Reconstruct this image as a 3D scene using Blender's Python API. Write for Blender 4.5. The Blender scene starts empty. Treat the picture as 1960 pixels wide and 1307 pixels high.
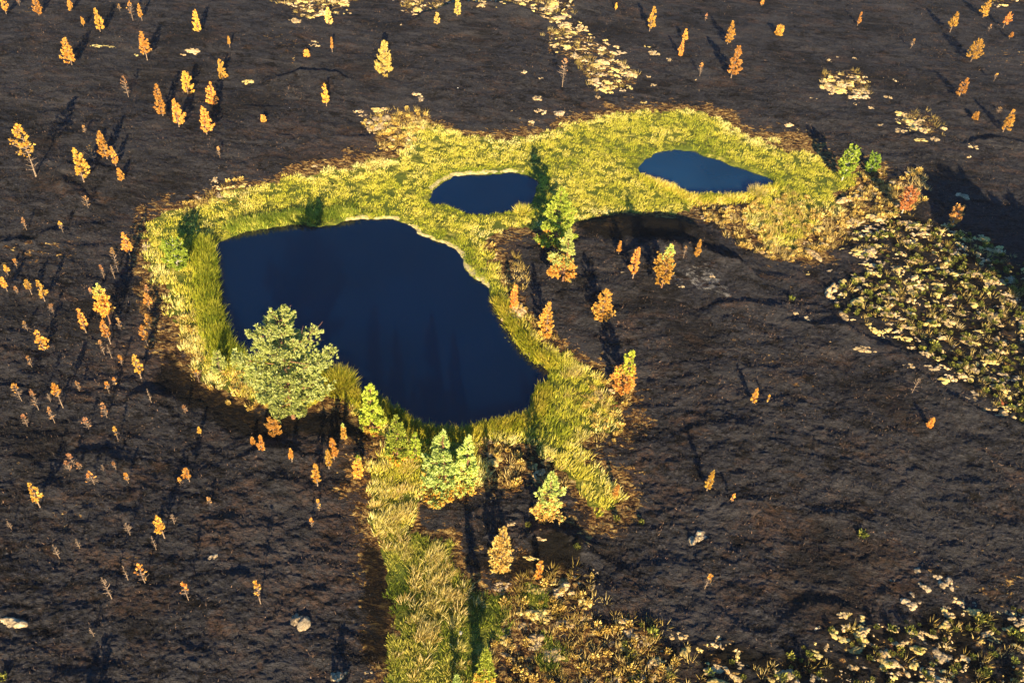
import bpy, math, random
import numpy as np
from mathutils import Matrix, Vector
R_ = math.radians
rng = np.random.default_rng(7)
random.seed(7)
SC = bpy.context.scene
HAZE = .00020
COL = SC.collection

# ------------------------------------------------------------------ camera (40 m up, looking down over the burnt moor)
F, CX, CY, CAMH = 1700.0, 980.0, 653.5, 40.0
NAD, ANTI = (815.0, 2410.0), (757.0, -102.0)          # straight-down point, point opposite the sun
def camvec(u, v): return np.array([u-CX, -(v-CY), -F])
nd = camvec(*NAD); upc = -nd/np.linalg.norm(nd)
fw = np.array([0, 0, -1.0]); fw = fw-upc*(fw@upc); fw /= np.linalg.norm(fw)
rt = np.cross(fw, upc)
R = np.array([rt, fw, upc])                            # camera -> world
cd = bpy.data.cameras.new('camera'); cam = bpy.data.objects.new('camera', cd); COL.objects.link(cam)
cd.sensor_width = 36; cd.lens = F/1960*36; cd.clip_end = 6000; cd.clip_start = 0.5
cam.matrix_world = Matrix.Translation((0, 0, CAMH)) @ Matrix([list(r) for r in R]).to_4x4()
SC.camera = cam
# ------------------------------------------------------------------ sun and sky
ld = R @ camvec(*ANTI); ld /= np.linalg.norm(ld)       # direction in which the light travels
SD = -ld; EL = math.asin(SD[2])
w = bpy.data.worlds.new('World'); SC.world = w; w.use_nodes = True
nt = w.node_tree; bg = nt.nodes['Background']
sky = nt.nodes.new('ShaderNodeTexSky'); sky.sky_type = 'NISHITA'; sky.sun_disc = False
sky.sun_elevation = EL; sky.sun_rotation = math.atan2(SD[0], SD[1]); sky.air_density = 1.2; sky.dust_density = 0.6; sky.ozone_density = 3.5
tint = nt.nodes.new('ShaderNodeMix'); tint.data_type = 'RGBA'; tint.blend_type = 'MULTIPLY'; tint.inputs[0].default_value = 1; tint.inputs[7].default_value = (.34, .88, 1.35, 1)
nt.links.new(sky.outputs[0], tint.inputs[6]); nt.links.new(tint.outputs[2], bg.inputs[0]); bg.inputs[1].default_value = 0.05
sl = bpy.data.lights.new('sun', 'SUN'); sl.energy = 5.0; sl.angle = R_(0.5); sl.color = (1.0, 0.76, 0.43)
so = bpy.data.objects.new('sun', sl); COL.objects.link(so)
so.rotation_euler = Vector(SD).to_track_quat('Z', 'Y').to_euler()
SC.view_settings.view_transform = 'Standard'; SC.view_settings.look = 'None'
SC.view_settings.exposure = 1.5; SC.view_settings.gamma = 1.0

# ------------------------------------------------------------------ pixel <-> ground plane
def unproj(u, v, z=0.0):
    u = np.asarray(u, float); v = np.asarray(v, float)
    d = np.stack([u-CX, -(v-CY), np.full(np.broadcast(u, v).shape, -F)], -1) @ R.T
    t = (z-CAMH)/d[..., 2]
    return d[..., 0]*t, d[..., 1]*t
def proj(x, y, z=0.0):
    p = np.stack(np.broadcast_arrays(np.asarray(x, float), np.asarray(y, float), np.asarray(z, float)-CAMH), -1) @ R
    return CX+F*p[..., 0]/-p[..., 2], CY-F*p[..., 1]/-p[..., 2]

# ------------------------------------------------------------------ noise
def _hash(i, j, s):
    h = (i*374761393+j*668265263+s*2147483647) & 0xffffffff
    h = ((h ^ (h >> 13))*1274126177) & 0xffffffff
    return ((h ^ (h >> 16)) & 0xffff)/65535.0
def vnoise(x, y, s=0):
    xi = np.floor(x).astype(np.int64); yi = np.floor(y).astype(np.int64)
    fx = x-xi; fy = y-yi; fx = fx*fx*fx*(fx*(fx*6-15)+10); fy = fy*fy*fy*(fy*(fy*6-15)+10)
    a = _hash(xi, yi, s); b = _hash(xi+1, yi, s); c = _hash(xi, yi+1, s); d = _hash(xi+1, yi+1, s)
    return (a+(b-a)*fx+(c-a)*fy+(a-b-c+d)*fx*fy)*2-1
def fbm(x, y, s=0, o=3, g=.5):
    r = 0; a = 1; t = 0
    for k in range(o):
        r = r+a*vnoise(x*2**k*1.03+k*17.3, y*2**k*.97+k*9.1, s+k); t += a; a *= g
    return r/t
def smooth(a, b, x):
    t = np.clip((x-a)/(b-a), 0, 1); return t*t*(3-2*t)

# ------------------------------------------------------------------ traced outlines (photo pixels, on the ground)
POND = {
 'big': [(408,468),(430,458),(470,442),(520,434),(560,431),(600,432),(640,430),(665,422),(710,420),(760,420),(780,428),(795,438),(800,448),(830,460),(855,468),(875,480),(885,492),(890,512),(905,527),(925,542),(935,550),(945,577),(960,602),(975,627),(985,647),(1000,670),(1020,688),(1045,702),(1048,716),(1038,738),(1024,754),(1022,778),(1008,795),(985,803),(960,806),(935,812),(905,818),(885,826),(850,826),(815,822),(790,812),(765,793),(740,778),(715,757),(690,752),(665,745),(655,735),(630,712),(600,702),(560,692),(500,688),(465,675),(442,665),(434,645),(420,618),(414,582),(409,540),(408,500)],
 'mid': [(825,365),(840,350),(865,338),(900,335),(950,331),(990,329),(1005,335),(1020,340),(1030,347),(1028,367),(1020,388),(1002,400),(985,405),(960,408),(930,413),(905,413),(880,404),(865,396),(840,393),(828,392),(822,382)],
 'far': [(1217,325),(1230,308),(1250,295),(1275,289),(1300,287),(1330,290),(1345,300),(1375,306),(1400,316),(1430,326),(1455,336),(1480,345),(1478,358),(1455,362),(1435,372),(1410,377),(1370,371),(1340,376),(1315,377),(1300,370),(1285,360),(1260,350),(1235,343)]}
GREEN = [(280,430),(300,415),(330,405),(370,398),(400,390),(450,370),(520,355),(560,345),(610,335),(650,325),(700,318),(740,310),(775,290),(790,270),(770,252),(790,240),(820,240),(850,255),(900,265),(950,270),(1000,268),(1040,260),(1080,248),(1130,235),(1180,222),(1240,215),(1300,215),(1350,220),(1390,240),(1430,260),(1450,272),(1490,278),(1530,285),(1570,300),(1600,320),(1640,330),(1665,330),(1645,360),(1620,380),(1610,400),(1600,425),(1580,455),(1560,480),(1530,487),(1500,480),(1470,485),(1440,470),(1425,455),(1420,430),(1430,400),(1410,385),(1370,390),(1320,405),(1280,415),(1240,413),(1190,410),(1130,418),(1095,430),(1060,436),(1010,440),(960,447),(932,458),(930,480),(945,510),(955,540),(972,570),(990,600),(1010,630),(1030,655),(1060,675),(1100,690),(1140,712),(1160,740),(1180,770),(1188,800),(1178,828),(1130,840),(1112,862),(1112,885),(1130,905),(1155,905),(1175,940),(1170,975),(1150,1000),(1138,1000),(1125,960),(1100,922),(1070,895),(1050,870),(1020,855),(985,850),(940,845),(925,858),(925,905),(900,930),(860,945),(810,950),(798,975),(788,1000),(800,1030),(850,1045),(870,1080),(890,1110),(920,1130),(965,1150),(975,1195),(950,1230),(915,1270),(900,1340),(880,1420),(760,1420),(750,1307),(752,1200),(750,1150),(742,1110),(732,1065),(727,1040),(712,1015),(706,980),(705,930),(700,900),(730,880),(738,850),(722,828),(695,798),(665,775),(620,765),(560,798),(500,775),(440,755),(400,740),(380,710),(355,670),(335,630),(322,580),(300,530),(282,500),(276,460)]
SCRUB = [  # dry orange and straw heath
 [(1420,395),(1520,370),(1600,400),(1640,350),(1690,318),(1700,345),(1740,340),(1760,400),(1700,430),(1640,440),(1590,480),(1540,510),(1480,510),(1430,490),(1390,440),(1300,420),(1340,395)],
 [(960,1115),(1000,1095),(1060,1110),(1140,1115),(1135,1170),(1130,1200),(1200,1190),(1260,1215),(1290,1307),(1290,1420),(890,1420),(890,1280),(930,1230),(945,1180)],
 [(300,405),(370,385),(460,352),(500,350),(455,378),(380,400)],
 [(700,240),(790,215),(830,235),(790,262),(770,300),(700,325),(720,290)],
 [(930,455),(975,500),(990,560),(1015,600),(1045,640),(1080,650),(1075,680),(1030,655),(985,600),(955,540)],
 [(1140,705),(1195,760),(1195,800),(1180,840),(1130,845),(1120,740)],
 [(925,845),(1000,870),(1060,900),(1110,950),(1070,950),(1000,940),(960,960),(930,930)],
 [(330,600),(360,680),(400,745),(500,785),(470,745),(400,690),(370,620)]]
HEATH = [
 [(1620,445),(1700,405),(1800,435),(1900,475),(1960,515),(2100,600),(2150,900),(1960,830),(1880,785),(1800,745),(1740,690),(1680,665),(1620,630),(1590,590),(1640,520),(1600,480)],
 [(1180,1307),(1200,1215),(1260,1225),(1330,1235),(1400,1225),(1440,1265),(1540,1245),(1600,1190),(1700,1215),(1800,1175),(1960,1185),(2150,1200),(2150,1450),(1100,1450)]]
PALE = [
 [(510,0),(690,-5),(680,15),(655,40),(600,45),(550,48),(560,30),(525,20)],
 [(760,10),(870,-10),(1110,-10),(1095,40),(1090,70),(1060,65),(1030,50),(960,38),(900,28),(820,40),(770,40)],
 [(1045,75),(1100,65),(1140,90),(1180,115),(1215,145),(1225,170),(1180,180),(1140,190),(1120,160),(1090,130),(1045,120)],
 [(1570,150),(1640,140),(1655,160),(1660,190),(1600,190),(1560,175)],
 [(1710,228),(1770,225),(1800,255),(1795,275),(1710,260)],
 [(705,222),(760,218),(755,245),(765,262),(715,262)],
 [(1840,-10),(1975,-10),(1975,20),(1890,12)],
 [(410,370),(470,350),(485,362),(420,385)]]
CHAR_SHADE = [  # near-black ground: charred patches, and two areas of painted shade
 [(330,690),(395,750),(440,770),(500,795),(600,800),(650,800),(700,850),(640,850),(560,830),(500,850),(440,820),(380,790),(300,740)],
 [(702,1045),(722,1050),(735,1090),(742,1130),(750,1180),(750,1240),(738,1268),(700,1270),(702,1200),(700,1110)],  # deep shade of the trench beside the meadow, painted black
 [(1100,425),(1180,417),(1260,425),(1330,445),(1300,470),(1200,470),(1120,460)],  # unlit far side of the mound, its shade painted into the ground
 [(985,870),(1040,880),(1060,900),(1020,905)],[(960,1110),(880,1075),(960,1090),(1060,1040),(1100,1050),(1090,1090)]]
SCARPS = [  # crest lines: ground rises gently to them from the near side and drops beyond
 ([(520,172),(570,160),(600,155),(645,160),(665,170)], .55, 2.2), ([(790,60),(850,42),(900,36),(960,37),(1010,50),(1045,62)], 1.1, 4),
 ([(1085,40),(1110,18),(1140,0),(1180,-20)], .9, 4), ([(1300,838),(1350,834),(1400,842),(1450,852)], .13, .8),
 ([(1560,600),(1620,665),(1700,700),(1780,765),(1880,815),(1980,850)], .4, 2), ([(1095,440),(1180,428),(1260,433),(1330,455),(1350,470)], .6, 3),
 ([(1215,500),(1260,505),(1330,505),(1400,530),(1440,556)], 1.1, 2.0), ([(115,372),(140,386),(165,412)], .5, 1),
 ([(230,775),(290,768),(340,775)], .35, 1), ([(470,885),(540,880),(600,890)], .45, 1.2), ([(720,862),(660,858),(740,850)], .35, 1),
 ([(1500,640),(1560,645),(1640,660)], .4, 1.4), ([(0,480),(60,478),(140,455)], .35, 1.5), ([(1340,625),(1400,600),(1460,606),(1500,600)], .3, 1.6),
 ([(90,350),(170,340),(230,345)], .3, 1.5), ([(1000,1040),(1050,1035),(1100,1045),(1090,1060)], .6, 1.0), ([(1540,1000),(1620,1010),(1700,1040)], .2, 1.2),
 ([(250,905),(190,890),(150,880)], .35, 1.0), ([(1850,290),(1900,285),(1975,300)], .5, 1.6), ([(1130,760),(1240,800),(1290,790)], .2, 1.3), ([(1390,1240),(1480,1215),(1560,1180),(1640,1190)], .2, 1.2)]

GU0, GU1, GV0, GV1, GS = -760, 2760, -470, 1880, 6.0
gu = np.arange(GU0, GU1+1, GS); gv = np.arange(GV0, GV1+1, GS)
GX, GY = unproj(gu[None, :]+0*gv[:, None], gv[:, None]+0*gu[None, :])
def sdf(polys):
    """signed distance in metres to a set of outlines (negative inside)"""
    U = gu[None, :]+0*gv[:, None]; V = gv[:, None]+0*gu[None, :]
    D = np.full(GX.shape, 1e9); IN = np.zeros(GX.shape, bool)
    for P in polys:
        P = np.array(P, float); ins = np.zeros(GX.shape, bool)
        wx, wy = unproj(P[:, 0], P[:, 1])
        for k in range(len(P)):
            a, b = k, (k+1) % len(P)
            dx, dy = wx[b]-wx[a], wy[b]-wy[a]
            t = np.clip(((GX-wx[a])*dx+(GY-wy[a])*dy)/(dx*dx+dy*dy+1e-9), 0, 1)
            D = np.minimum(D, (GX-wx[a]-t*dx)**2+(GY-wy[a]-t*dy)**2)
            (x1, y1), (x2, y2) = P[a], P[b]
            if y1 != y2: ins ^= ((y1 > V) != (y2 > V)) & (U < (x2-x1)*(V-y1)/(y2-y1)+x1)
        IN |= ins
    D = np.sqrt(D); return np.where(IN, -D, D)
def look(G, u, v):
    a = np.clip((u-GU0)/GS, 0, len(gu)-1.001); b = np.clip((v-GV0)/GS, 0, len(gv)-1.001)
    i = a.astype(int); j = b.astype(int); a = a-i; b = b-j
    return G[j, i]*(1-a)*(1-b)+G[j, i+1]*a*(1-b)+G[j+1, i]*(1-a)*b+G[j+1, i+1]*a*b
def marsh_edge(x, y, u, v):
    return look(SG, u, v)+.55*fbm(x*.8, y*.8, 81, 3)+.45*fbm(x*2.2, y*2.2, 83, 2)+smooth(1380, 1450, u)*np.clip(.25+2.6*fbm(x*.45, y*.45, 85, 2), 0, 2.2)
SP = {k: sdf([p]) for k, p in POND.items()}
SW = np.minimum(np.minimum(SP['big'], SP['mid']), SP['far'])
SG = sdf([GREEN, [(1000,1105),(1050,1120),(1045,1170),(1020,1195),(1000,1150)], [(1040,1220),(1080,1225),(1085,1270),(1050,1290),(1030,1250)]]); SS = sdf(SCRUB); SH = sdf(HEATH); SPL = sdf(PALE); SCH = sdf(CHAR_SHADE)
scw = [(np.stack(unproj(np.array(l, float)[:, 0], np.array(l, float)[:, 1]), -1), A, wd) for l, A, wd in SCARPS]

def height(x, y):
    x = np.asarray(x, float); y = np.asarray(y, float)
    u, v = proj(x, y); dw = look(SW, u, v); dg = look(SG, u, v); dh = look(SH, u, v)
    dw = dw+.14*vnoise(x*1.3, y*1.3, 3)+.07*vnoise(x*4, y*4, 4)
    out = smooth(-.5, 2.5, dg)
    z = .16+.05*fbm(x*.8, y*.8, 5)+out*(.12+.38*(1+fbm(x*.09, y*.09, 11))*smooth(0, 8, dg))
    for L, A, wd in scw:
        best = np.full(x.shape, 1e9); sg = np.zeros(x.shape); T = np.zeros(x.shape); n = len(L)-1
        for k in range(n):
            a, b = L[k], L[k+1]; d = b-a; l2 = d@d
            t = ((x-a[0])*d[0]+(y-a[1])*d[1])/l2; tc = np.clip(t, 0, 1)
            qx = x-a[0]-tc*d[0]; qy = y-a[1]-tc*d[1]; dd = np.hypot(qx, qy)
            m = dd < best; best = np.where(m, dd, best); sg = np.where(m, np.where(qy >= 0, 1, -1), sg); T = np.where(m, (k+t)/n, T)
        e = smooth(-.25, .3, T)*smooth(1.25, .7, T)
        wob = .55*fbm(x*.55, y*.55, 21, 3, .6)
        s = best*sg+wob
        z = z+A*e*np.where(s < 0, np.exp(-np.abs(s)/wd), np.exp(-(np.abs(s)/(.28+.4*A))**2))*(.25+.75*out)
    # hummocks and burnt tufts
    uw = out*(1-.4*smooth(70, 100, y))
    z = z+uw*(.17*fbm(x*.42, y*.7, 31, 3)+(.09+.05*smooth(60, 25, y))*fbm(x*1.3, y*1.9, 41, 3, .6)+.085*np.abs(fbm(x*3.4, y*4.6, 51, 2)))
    z = z+smooth(.3, -.6, dh)*.10*np.abs(fbm(x*1.6, y*1.6, 61, 2))
    z = z+(1-out)*smooth(0, .6, dw)*(.05*np.abs(fbm(x*1.4, y*1.4, 71, 2))+.10*smooth(40, 20, y)*(fbm(x*.5, y*.5, 77)+.4))
    return np.where(dw < .02, np.minimum(z, .10)*0-.45+.55*smooth(-.25, .02, dw), .10+(z-.10)*smooth(.02, .25, dw))
def ground(u, v):
    z = 0.0
    for _ in range(8):
        x, y = unproj(u, v, z); z = height(x, y)
    x, y = unproj(u, v, z); return x, y, height(x, y)

# ------------------------------------------------------------------ mesh helpers
def make_mesh(name, V, faces, mat=None, attrs=None, smoothf=False):
    """faces: (n,3) or (n,4) array, or list of such arrays"""
    me = bpy.data.meshes.new(name); V = np.asarray(V, np.float32)
    fl = faces if isinstance(faces, list) else [faces]; fl = [np.asarray(f, np.int32) for f in fl if len(f)]
    me.vertices.add(len(V)); me.vertices.foreach_set('co', V.ravel())
    idx = np.concatenate([f.ravel() for f in fl]); cnt = np.concatenate([np.full(len(f), f.shape[1], np.int32) for f in fl])
    me.loops.add(len(idx)); me.loops.foreach_set('vertex_index', idx)
    me.polygons.add(len(cnt)); st = np.concatenate([[0], np.cumsum(cnt)[:-1]]).astype(np.int32)
    me.polygons.foreach_set('loop_start', st)
    if smoothf: me.polygons.foreach_set('use_smooth', np.ones(len(cnt), bool))
    else: me.polygons.foreach_set('use_smooth', np.zeros(len(cnt), bool))
    for k, a in (attrs or {}).items():
        if np.asarray(a).ndim == 2:
            at = me.attributes.new(k, 'FLOAT_COLOR', 'POINT'); at.data.foreach_set('color', np.asarray(a, np.float32).ravel())
        else:
            at = me.attributes.new(k, 'FLOAT', 'POINT'); at.data.foreach_set('value', np.asarray(a, np.float32))
    me.update(calc_edges=True)
    if mat: me.materials.append(mat)
    return me
def link(name, me, parent=None, loc=(0, 0, 0), rz=0, sc=None):
    o = bpy.data.objects.new(name, me); COL.objects.link(o); o.location = loc; o.rotation_euler = (0, 0, rz)
    if sc is not None: o.scale = sc
    if parent: o.parent = parent
    return o
def tag(o, label=None, cat=None, group=None, kind=None):
    if label: o['label'] = label
    if cat: o['category'] = cat
    if group: o['group'] = group
    if kind: o['kind'] = kind
    return o

# ------------------------------------------------------------------ materials
class N:
    def __init__(s, name):
        s.m = bpy.data.materials.new(name); s.m.use_nodes = True; s.t = s.m.node_tree
        s.b = s.t.nodes['Principled BSDF']; s.o = s.t.nodes['Material Output']
        s.b.inputs['Specular IOR Level'].default_value = .15; s.b.inputs['Roughness'].default_value = .85
    def n(s, ty, **kw):
        x = s.t.nodes.new(ty)
        for k, v in kw.items(): setattr(x, k, v)
        return x
    def l(s, a, b): s.t.links.new(a, b)
    def noise(s, sc, det=3, rough=.55, vec=None, dist=0):
        x = s.n('ShaderNodeTexNoise'); x.inputs['Scale'].default_value = sc; x.inputs['Detail'].default_value = det
        x.inputs['Roughness'].default_value = rough; x.inputs['Distortion'].default_value = dist
        if vec is not None: s.l(vec, x.inputs['Vector'])
        return x.outputs['Fac']
    def rmp(s, fac, stops):
        x = s.n('ShaderNodeValToRGB'); e = x.color_ramp.elements
        while len(e) < len(stops): e.new(.5)
        for q, (p, c) in zip(e, stops): q.position = p; q.color = (*c, 1) if len(c) == 3 else c
        s.l(fac, x.inputs[0]); return x.outputs[0]
    def mr(s, fac, a, b, c=0, d=1):
        x = s.n('ShaderNodeMapRange'); x.interpolation_type = 'SMOOTHSTEP'
        for k, v in zip((1, 2, 3, 4), (a, b, c, d)): x.inputs[k].default_value = v
        s.l(fac, x.inputs[0]); return x.outputs[0]
    def math(s, op, a, b):
        x = s.n('ShaderNodeMath', operation=op)
        for i, q in enumerate((a, b)):
            if isinstance(q, (int, float)): x.inputs[i].default_value = q
            else: s.l(q, x.inputs[i])
        return x.outputs[0]
    def mix(s, fac, a, b, mode='MIX'):
        x = s.n('ShaderNodeMix', data_type='RGBA', blend_type=mode)
        for q, i in ((fac, 0), (a, 6), (b, 7)):
            if isinstance(q, (int, float)): x.inputs[i].default_value = q
            elif isinstance(q, tuple): x.inputs[i].default_value = (*q, 1)
            else: s.l(q, x.inputs[i])
        return x.outputs[2]
    def attr(s, nm): return s.n('ShaderNodeAttribute', attribute_name=nm)
    def bump(s, h, st, d=.05):
        x = s.n('ShaderNodeBump'); x.inputs['Strength'].default_value = st; x.inputs['Distance'].default_value = d
        s.l(h, x.inputs['Height']); s.l(x.outputs[0], s.b.inputs['Normal']); return x

def ground_material():
    g = N('moor_ground'); tc = g.n('ShaderNodeTexCoord').outputs['Object']
    mp = g.n('ShaderNodeMapping'); mp.inputs['Scale'].default_value = (.7, 1.25, 1); g.l(tc, mp.inputs[0]); tv = mp.outputs[0]
    fine = g.noise(6.5, 4, .7, tv, .4); mid = g.noise(1.1, 5, .68, tv, .8); big = g.noise(.14, 3, .55, tc)
    burn = g.rmp(fine, [(.30, (.002, .002, .0025)), (.45, (.012, .012, .0145)), (.6, (.037, .037, .045)), (.75, (.13, .125, .135))])
    burn = g.mix(g.mr(mid, .42, .62, 0, .6), burn, (.040, .040, .046))
    burn = g.mix(g.mr(mid, .49, .36, 0, .88), burn, (.004, .0035, .0035))
    brn = g.math('MULTIPLY', g.mr(g.math('ADD', g.noise(.5, 5, .7, tv, .6), g.math('MULTIPLY', g.attr('brown').outputs['Fac'], .13)), .51, .65), g.mr(g.noise(5, 4, .7, tv), .36, .60))
    burn = g.mix(g.math('MULTIPLY', brn, .6), burn, (.095, .056, .038))
    burn = g.mix(g.mr(big, .5, .68, 0, .4), burn, (.058, .057, .062))
    burn = g.mix(g.mr(big, .47, .36, 0, .6), burn, (.008, .0075, .008))
    ms = g.n('ShaderNodeMapping'); ms.inputs['Scale'].default_value = (.22, 1.7, 1); ms.inputs['Rotation'].default_value = (0, 0, .25); g.l(tc, ms.inputs[0])
    burn = g.mix(g.mr(g.noise(.8, 4, .65, ms.outputs[0], .8), .54, .66, 0, .45), burn, (.075, .07, .072))
    spk = g.mr(g.noise(9, 3, .8, tv), .70, .78); burn = g.mix(g.math('MULTIPLY', spk, .55), burn, (.36, .25, .16))
    A = g.attr('zone'); sep = g.n('ShaderNodeSeparateColor'); g.l(A.outputs['Color'], sep.inputs[0])
    veg, dry, char_shade = sep.outputs[0], sep.outputs[1], sep.outputs[2]
    B = g.attr('zone2'); sb = g.n('ShaderNodeSeparateColor'); g.l(B.outputs['Color'], sb.inputs[0])
    ash, shore, fringe = sb.outputs[0], sb.outputs[1], sb.outputs[2]
    vg = g.rmp(g.noise(3, 4, .65, tv, .5), [(.32, (.02, .03, .006)), (.47, (.11, .13, .018)), (.60, (.34, .32, .05)), (.76, (.62, .52, .16))])
    vg = g.mix(g.mr(g.noise(.35, 3, .6, tc), .42, .6), vg, (.10, .13, .02))
    dr = g.rmp(g.noise(3.6, 5, .75, tv, .8), [(.38, (.008, .006, .005)), (.47, (.06, .028, .013)), (.53, (.26, .14, .045)), (.62, (.50, .36, .12)), (.74, (.74, .62, .32))])
    nz = g.noise(2.2, 4, .7, tv, .6)
    def edge(m, k=.5): return g.mr(g.math('ADD', m, g.math('MULTIPLY', g.math('SUBTRACT', nz, .5), k*2)), .45, .55)
    c = g.mix(edge(fringe, .9), burn, dr)
    c = g.mix(edge(ash), c, g.rmp(fine, [(.35, (.05, .05, .05)), (.55, (.17, .165, .16)), (.7, (.40, .39, .37))]))
    c = g.mix(char_shade, c, (.004, .0035, .003))  # near-black for charred ground and for the painted shade of trench and mound
    c = g.mix(edge(dry, 1.1), c, dr)
    c = g.mix(edge(veg, .25), c, vg)
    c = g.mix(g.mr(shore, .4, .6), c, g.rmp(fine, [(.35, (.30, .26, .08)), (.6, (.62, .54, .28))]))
    g.l(c, g.b.inputs['Base Color']); g.b.inputs['Roughness'].default_value = .95; g.b.inputs['Specular IOR Level'].default_value = .1
    hh = g.math('ADD', fine, g.math('MULTIPLY', g.noise(16, 3, .7, tv), .6))
    g.bump(hh, 1.0, .16); return g.m

def leaf_material(name, cols, trans=.3, rough=.6, spec=.25, objvar=.25):
    g = N(name); a = g.attr('tint').outputs['Fac']
    c = g.rmp(a, [(i/(len(cols)-1), q) for i, q in enumerate(cols)])
    oi = g.n('ShaderNodeObjectInfo').outputs['Random']
    hs = g.n('ShaderNodeHueSaturation'); g.l(c, hs.inputs['Color']); g.l(g.mr(oi, 0, 1, 1-objvar, 1+objvar), hs.inputs['Value'])
    g.l(g.mr(g.math('FRACT', g.math('MULTIPLY', oi, 7.31), 0), 0, 1, .488, .512), hs.inputs['Hue'])
    c = hs.outputs[0]; g.l(c, g.b.inputs['Base Color']); g.b.inputs['Roughness'].default_value = rough; g.b.inputs['Specular IOR Level'].default_value = spec
    tr = g.n('ShaderNodeBsdfTranslucent'); g.l(c, tr.inputs[0]); mx = g.n('ShaderNodeMixShader'); mx.inputs[0].default_value = trans
    g.l(g.b.outputs[0], mx.inputs[1]); g.l(tr.outputs[0], mx.inputs[2]); g.l(mx.outputs[0], g.o.inputs[0]); return g.m
def bark_material(name, a, b):
    g = N(name); tc = g.n('ShaderNodeTexCoord').outputs['Object']
    g.l(g.rmp(g.noise(9, 4, .6, tc), [(.35, a), (.65, b)]), g.b.inputs['Base Color']); g.bump(g.noise(30, 3, .6, tc), .6, .02); return g.m
def moss_material(name, stops, sc=9):
    g = N(name); tc = g.n('ShaderNodeTexCoord').outputs['Object']
    c = g.rmp(g.noise(sc, 5, .75, tc, .5), stops)
    oi = g.n('ShaderNodeObjectInfo').outputs['Random']
    hs = g.n('ShaderNodeHueSaturation'); g.l(c, hs.inputs['Color']); g.l(g.mr(oi, 0, 1, .75, 1.1), hs.inputs['Value']); g.l(hs.outputs[0], g.b.inputs['Base Color'])
    g.b.inputs['Roughness'].default_value = .95; g.bump(g.noise(sc*2.2, 4, .8, tc), 1, .08); return g.m
def water_material(name, ripple, rings=None, rscale=2.0, base=(.00002, .0046, .021), lit=1.0):
    g = N(name); tc = g.n('ShaderNodeTexCoord').outputs['Object']
    g.l(g.mix(g.mr(g.noise(.09, 2, .5, tc), .35, .65), tuple(c*.6 for c in base), base), g.b.inputs['Base Color']); g.b.inputs['Roughness'].default_value = .03
    g.b.inputs['Specular IOR Level'].default_value = lit; g.b.inputs['IOR'].default_value = 1.333
    h = g.noise(rscale, 3, .6, tc)
    if rings is not None:
        vm = g.n('ShaderNodeVectorMath', operation='DISTANCE'); g.l(tc, vm.inputs[0]); vm.inputs[1].default_value = (*rings, 0); d = vm.outputs['Value']
        env = g.math('MULTIPLY', g.mr(d, .3, 1.2), g.mr(d, 2.7, 1.8))
        wv = g.math('MULTIPLY', g.math('SINE', g.math('MULTIPLY', d, 26.0), 0), env)
        h = g.math('ADD', h, g.math('MULTIPLY', wv, .35))
    g.bump(h, ripple, .02); return g.m

MG = ground_material()
M_ORANGE = leaf_material('scorched_needles', [(.44, .19, .025), (.88, .48, .085), (1.0, .70, .21)], .3)
M_STRAWN = leaf_material('bleached_needles', [(.5, .32, .06), (.92, .68, .18), (1.0, .86, .38)], .3)
M_RUST = leaf_material('rusty_needles', [(.28, .14, .06), (.55, .30, .12), (.78, .50, .24)], .2)
M_BLUEG = leaf_material('grey_green_needles', [(.22, .30, .06), (.58, .68, .18), (.88, .94, .38)], .25)
M_PALEG = leaf_material('pale_green_needles', [(.20, .26, .05), (.58, .62, .17), (.90, .92, .42)], .3)
M_YGREEN = leaf_material('yellow_green_needles', [(.15, .21, .02), (.47, .54, .06), (.76, .79, .16)], .3)
M_BIRCH = leaf_material('birch_leaves', [(.11, .19, .02), (.28, .40, .04), (.48, .58, .10)], .35)
M_OBIRCH = leaf_material('dead_birch_leaves', [(.32, .13, .04), (.62, .29, .08), (.85, .50, .18)], .3)
M_GRASS = leaf_material('marsh_grass_blades', [(.11, .17, .012), (.38, .43, .03), (.66, .62, .07), (.84, .73, .14), (.96, .88, .38)], .3, objvar=.05)
M_RUSH = leaf_material('rush_blades', [(.08, .12, .006), (.23, .27, .012), (.44, .42, .03), (.62, .54, .08)], .3, objvar=.1)
M_TURF = leaf_material('turf_blades', [(.05, .09, .008), (.16, .22, .02), (.36, .40, .04), (.70, .62, .14)], .25, objvar=.05)
M_STRAW = leaf_material('straw_blades', [(.30, .24, .04), (.66, .52, .15), (.92, .80, .38)], .3, objvar=.12)
M_HEATH = leaf_material('heather_sprigs', [(.015, .022, .006), (.06, .075, .012), (.19, .20, .03), (.45, .42, .08)], .15, objvar=.3)
M_DRY = leaf_material('dry_heath_sprigs', [(.08, .05, .012), (.34, .24, .04), (.64, .50, .12), (.85, .70, .3)], .2, objvar=.2)
M_CHARS = leaf_material('charred_twigs', [(.004, .004, .004), (.022, .02, .02), (.07, .058, .05), (.30, .20, .13)], 0, rough=.9, spec=.05, objvar=0)
M_BARK = bark_material('scorched_bark', (.12, .085, .06), (.38, .28, .20))
M_BARKD = bark_material('pine_bark', (.10, .05, .03), (.33, .18, .10))
M_BARKW = bark_material('birch_bark', (.35, .33, .3), (.75, .72, .66))
M_PALE = moss_material('pale_moss', [(.30, (.05, .03, .018)), (.40, (.36, .22, .09)), (.51, (.68, .50, .25)), (.68, (.90, .76, .50))], 7)
M_GOLD = moss_material('golden_moss', [(.31, (.05, .03, .012)), (.40, (.40, .27, .07)), (.51, (.74, .58, .20)), (.68, (.92, .80, .42))], 7)
M_STONE = moss_material('lichened_stone', [(.32, (.05, .04, .03)), (.44, (.28, .21, .13)), (.58, (.58, .46, .29)), (.75, (.88, .76, .52))], 4)
M_WHITE = moss_material('white_quartz', [(.3, (.6, .58, .54)), (.7, (.9, .88, .85))], 6)
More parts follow.
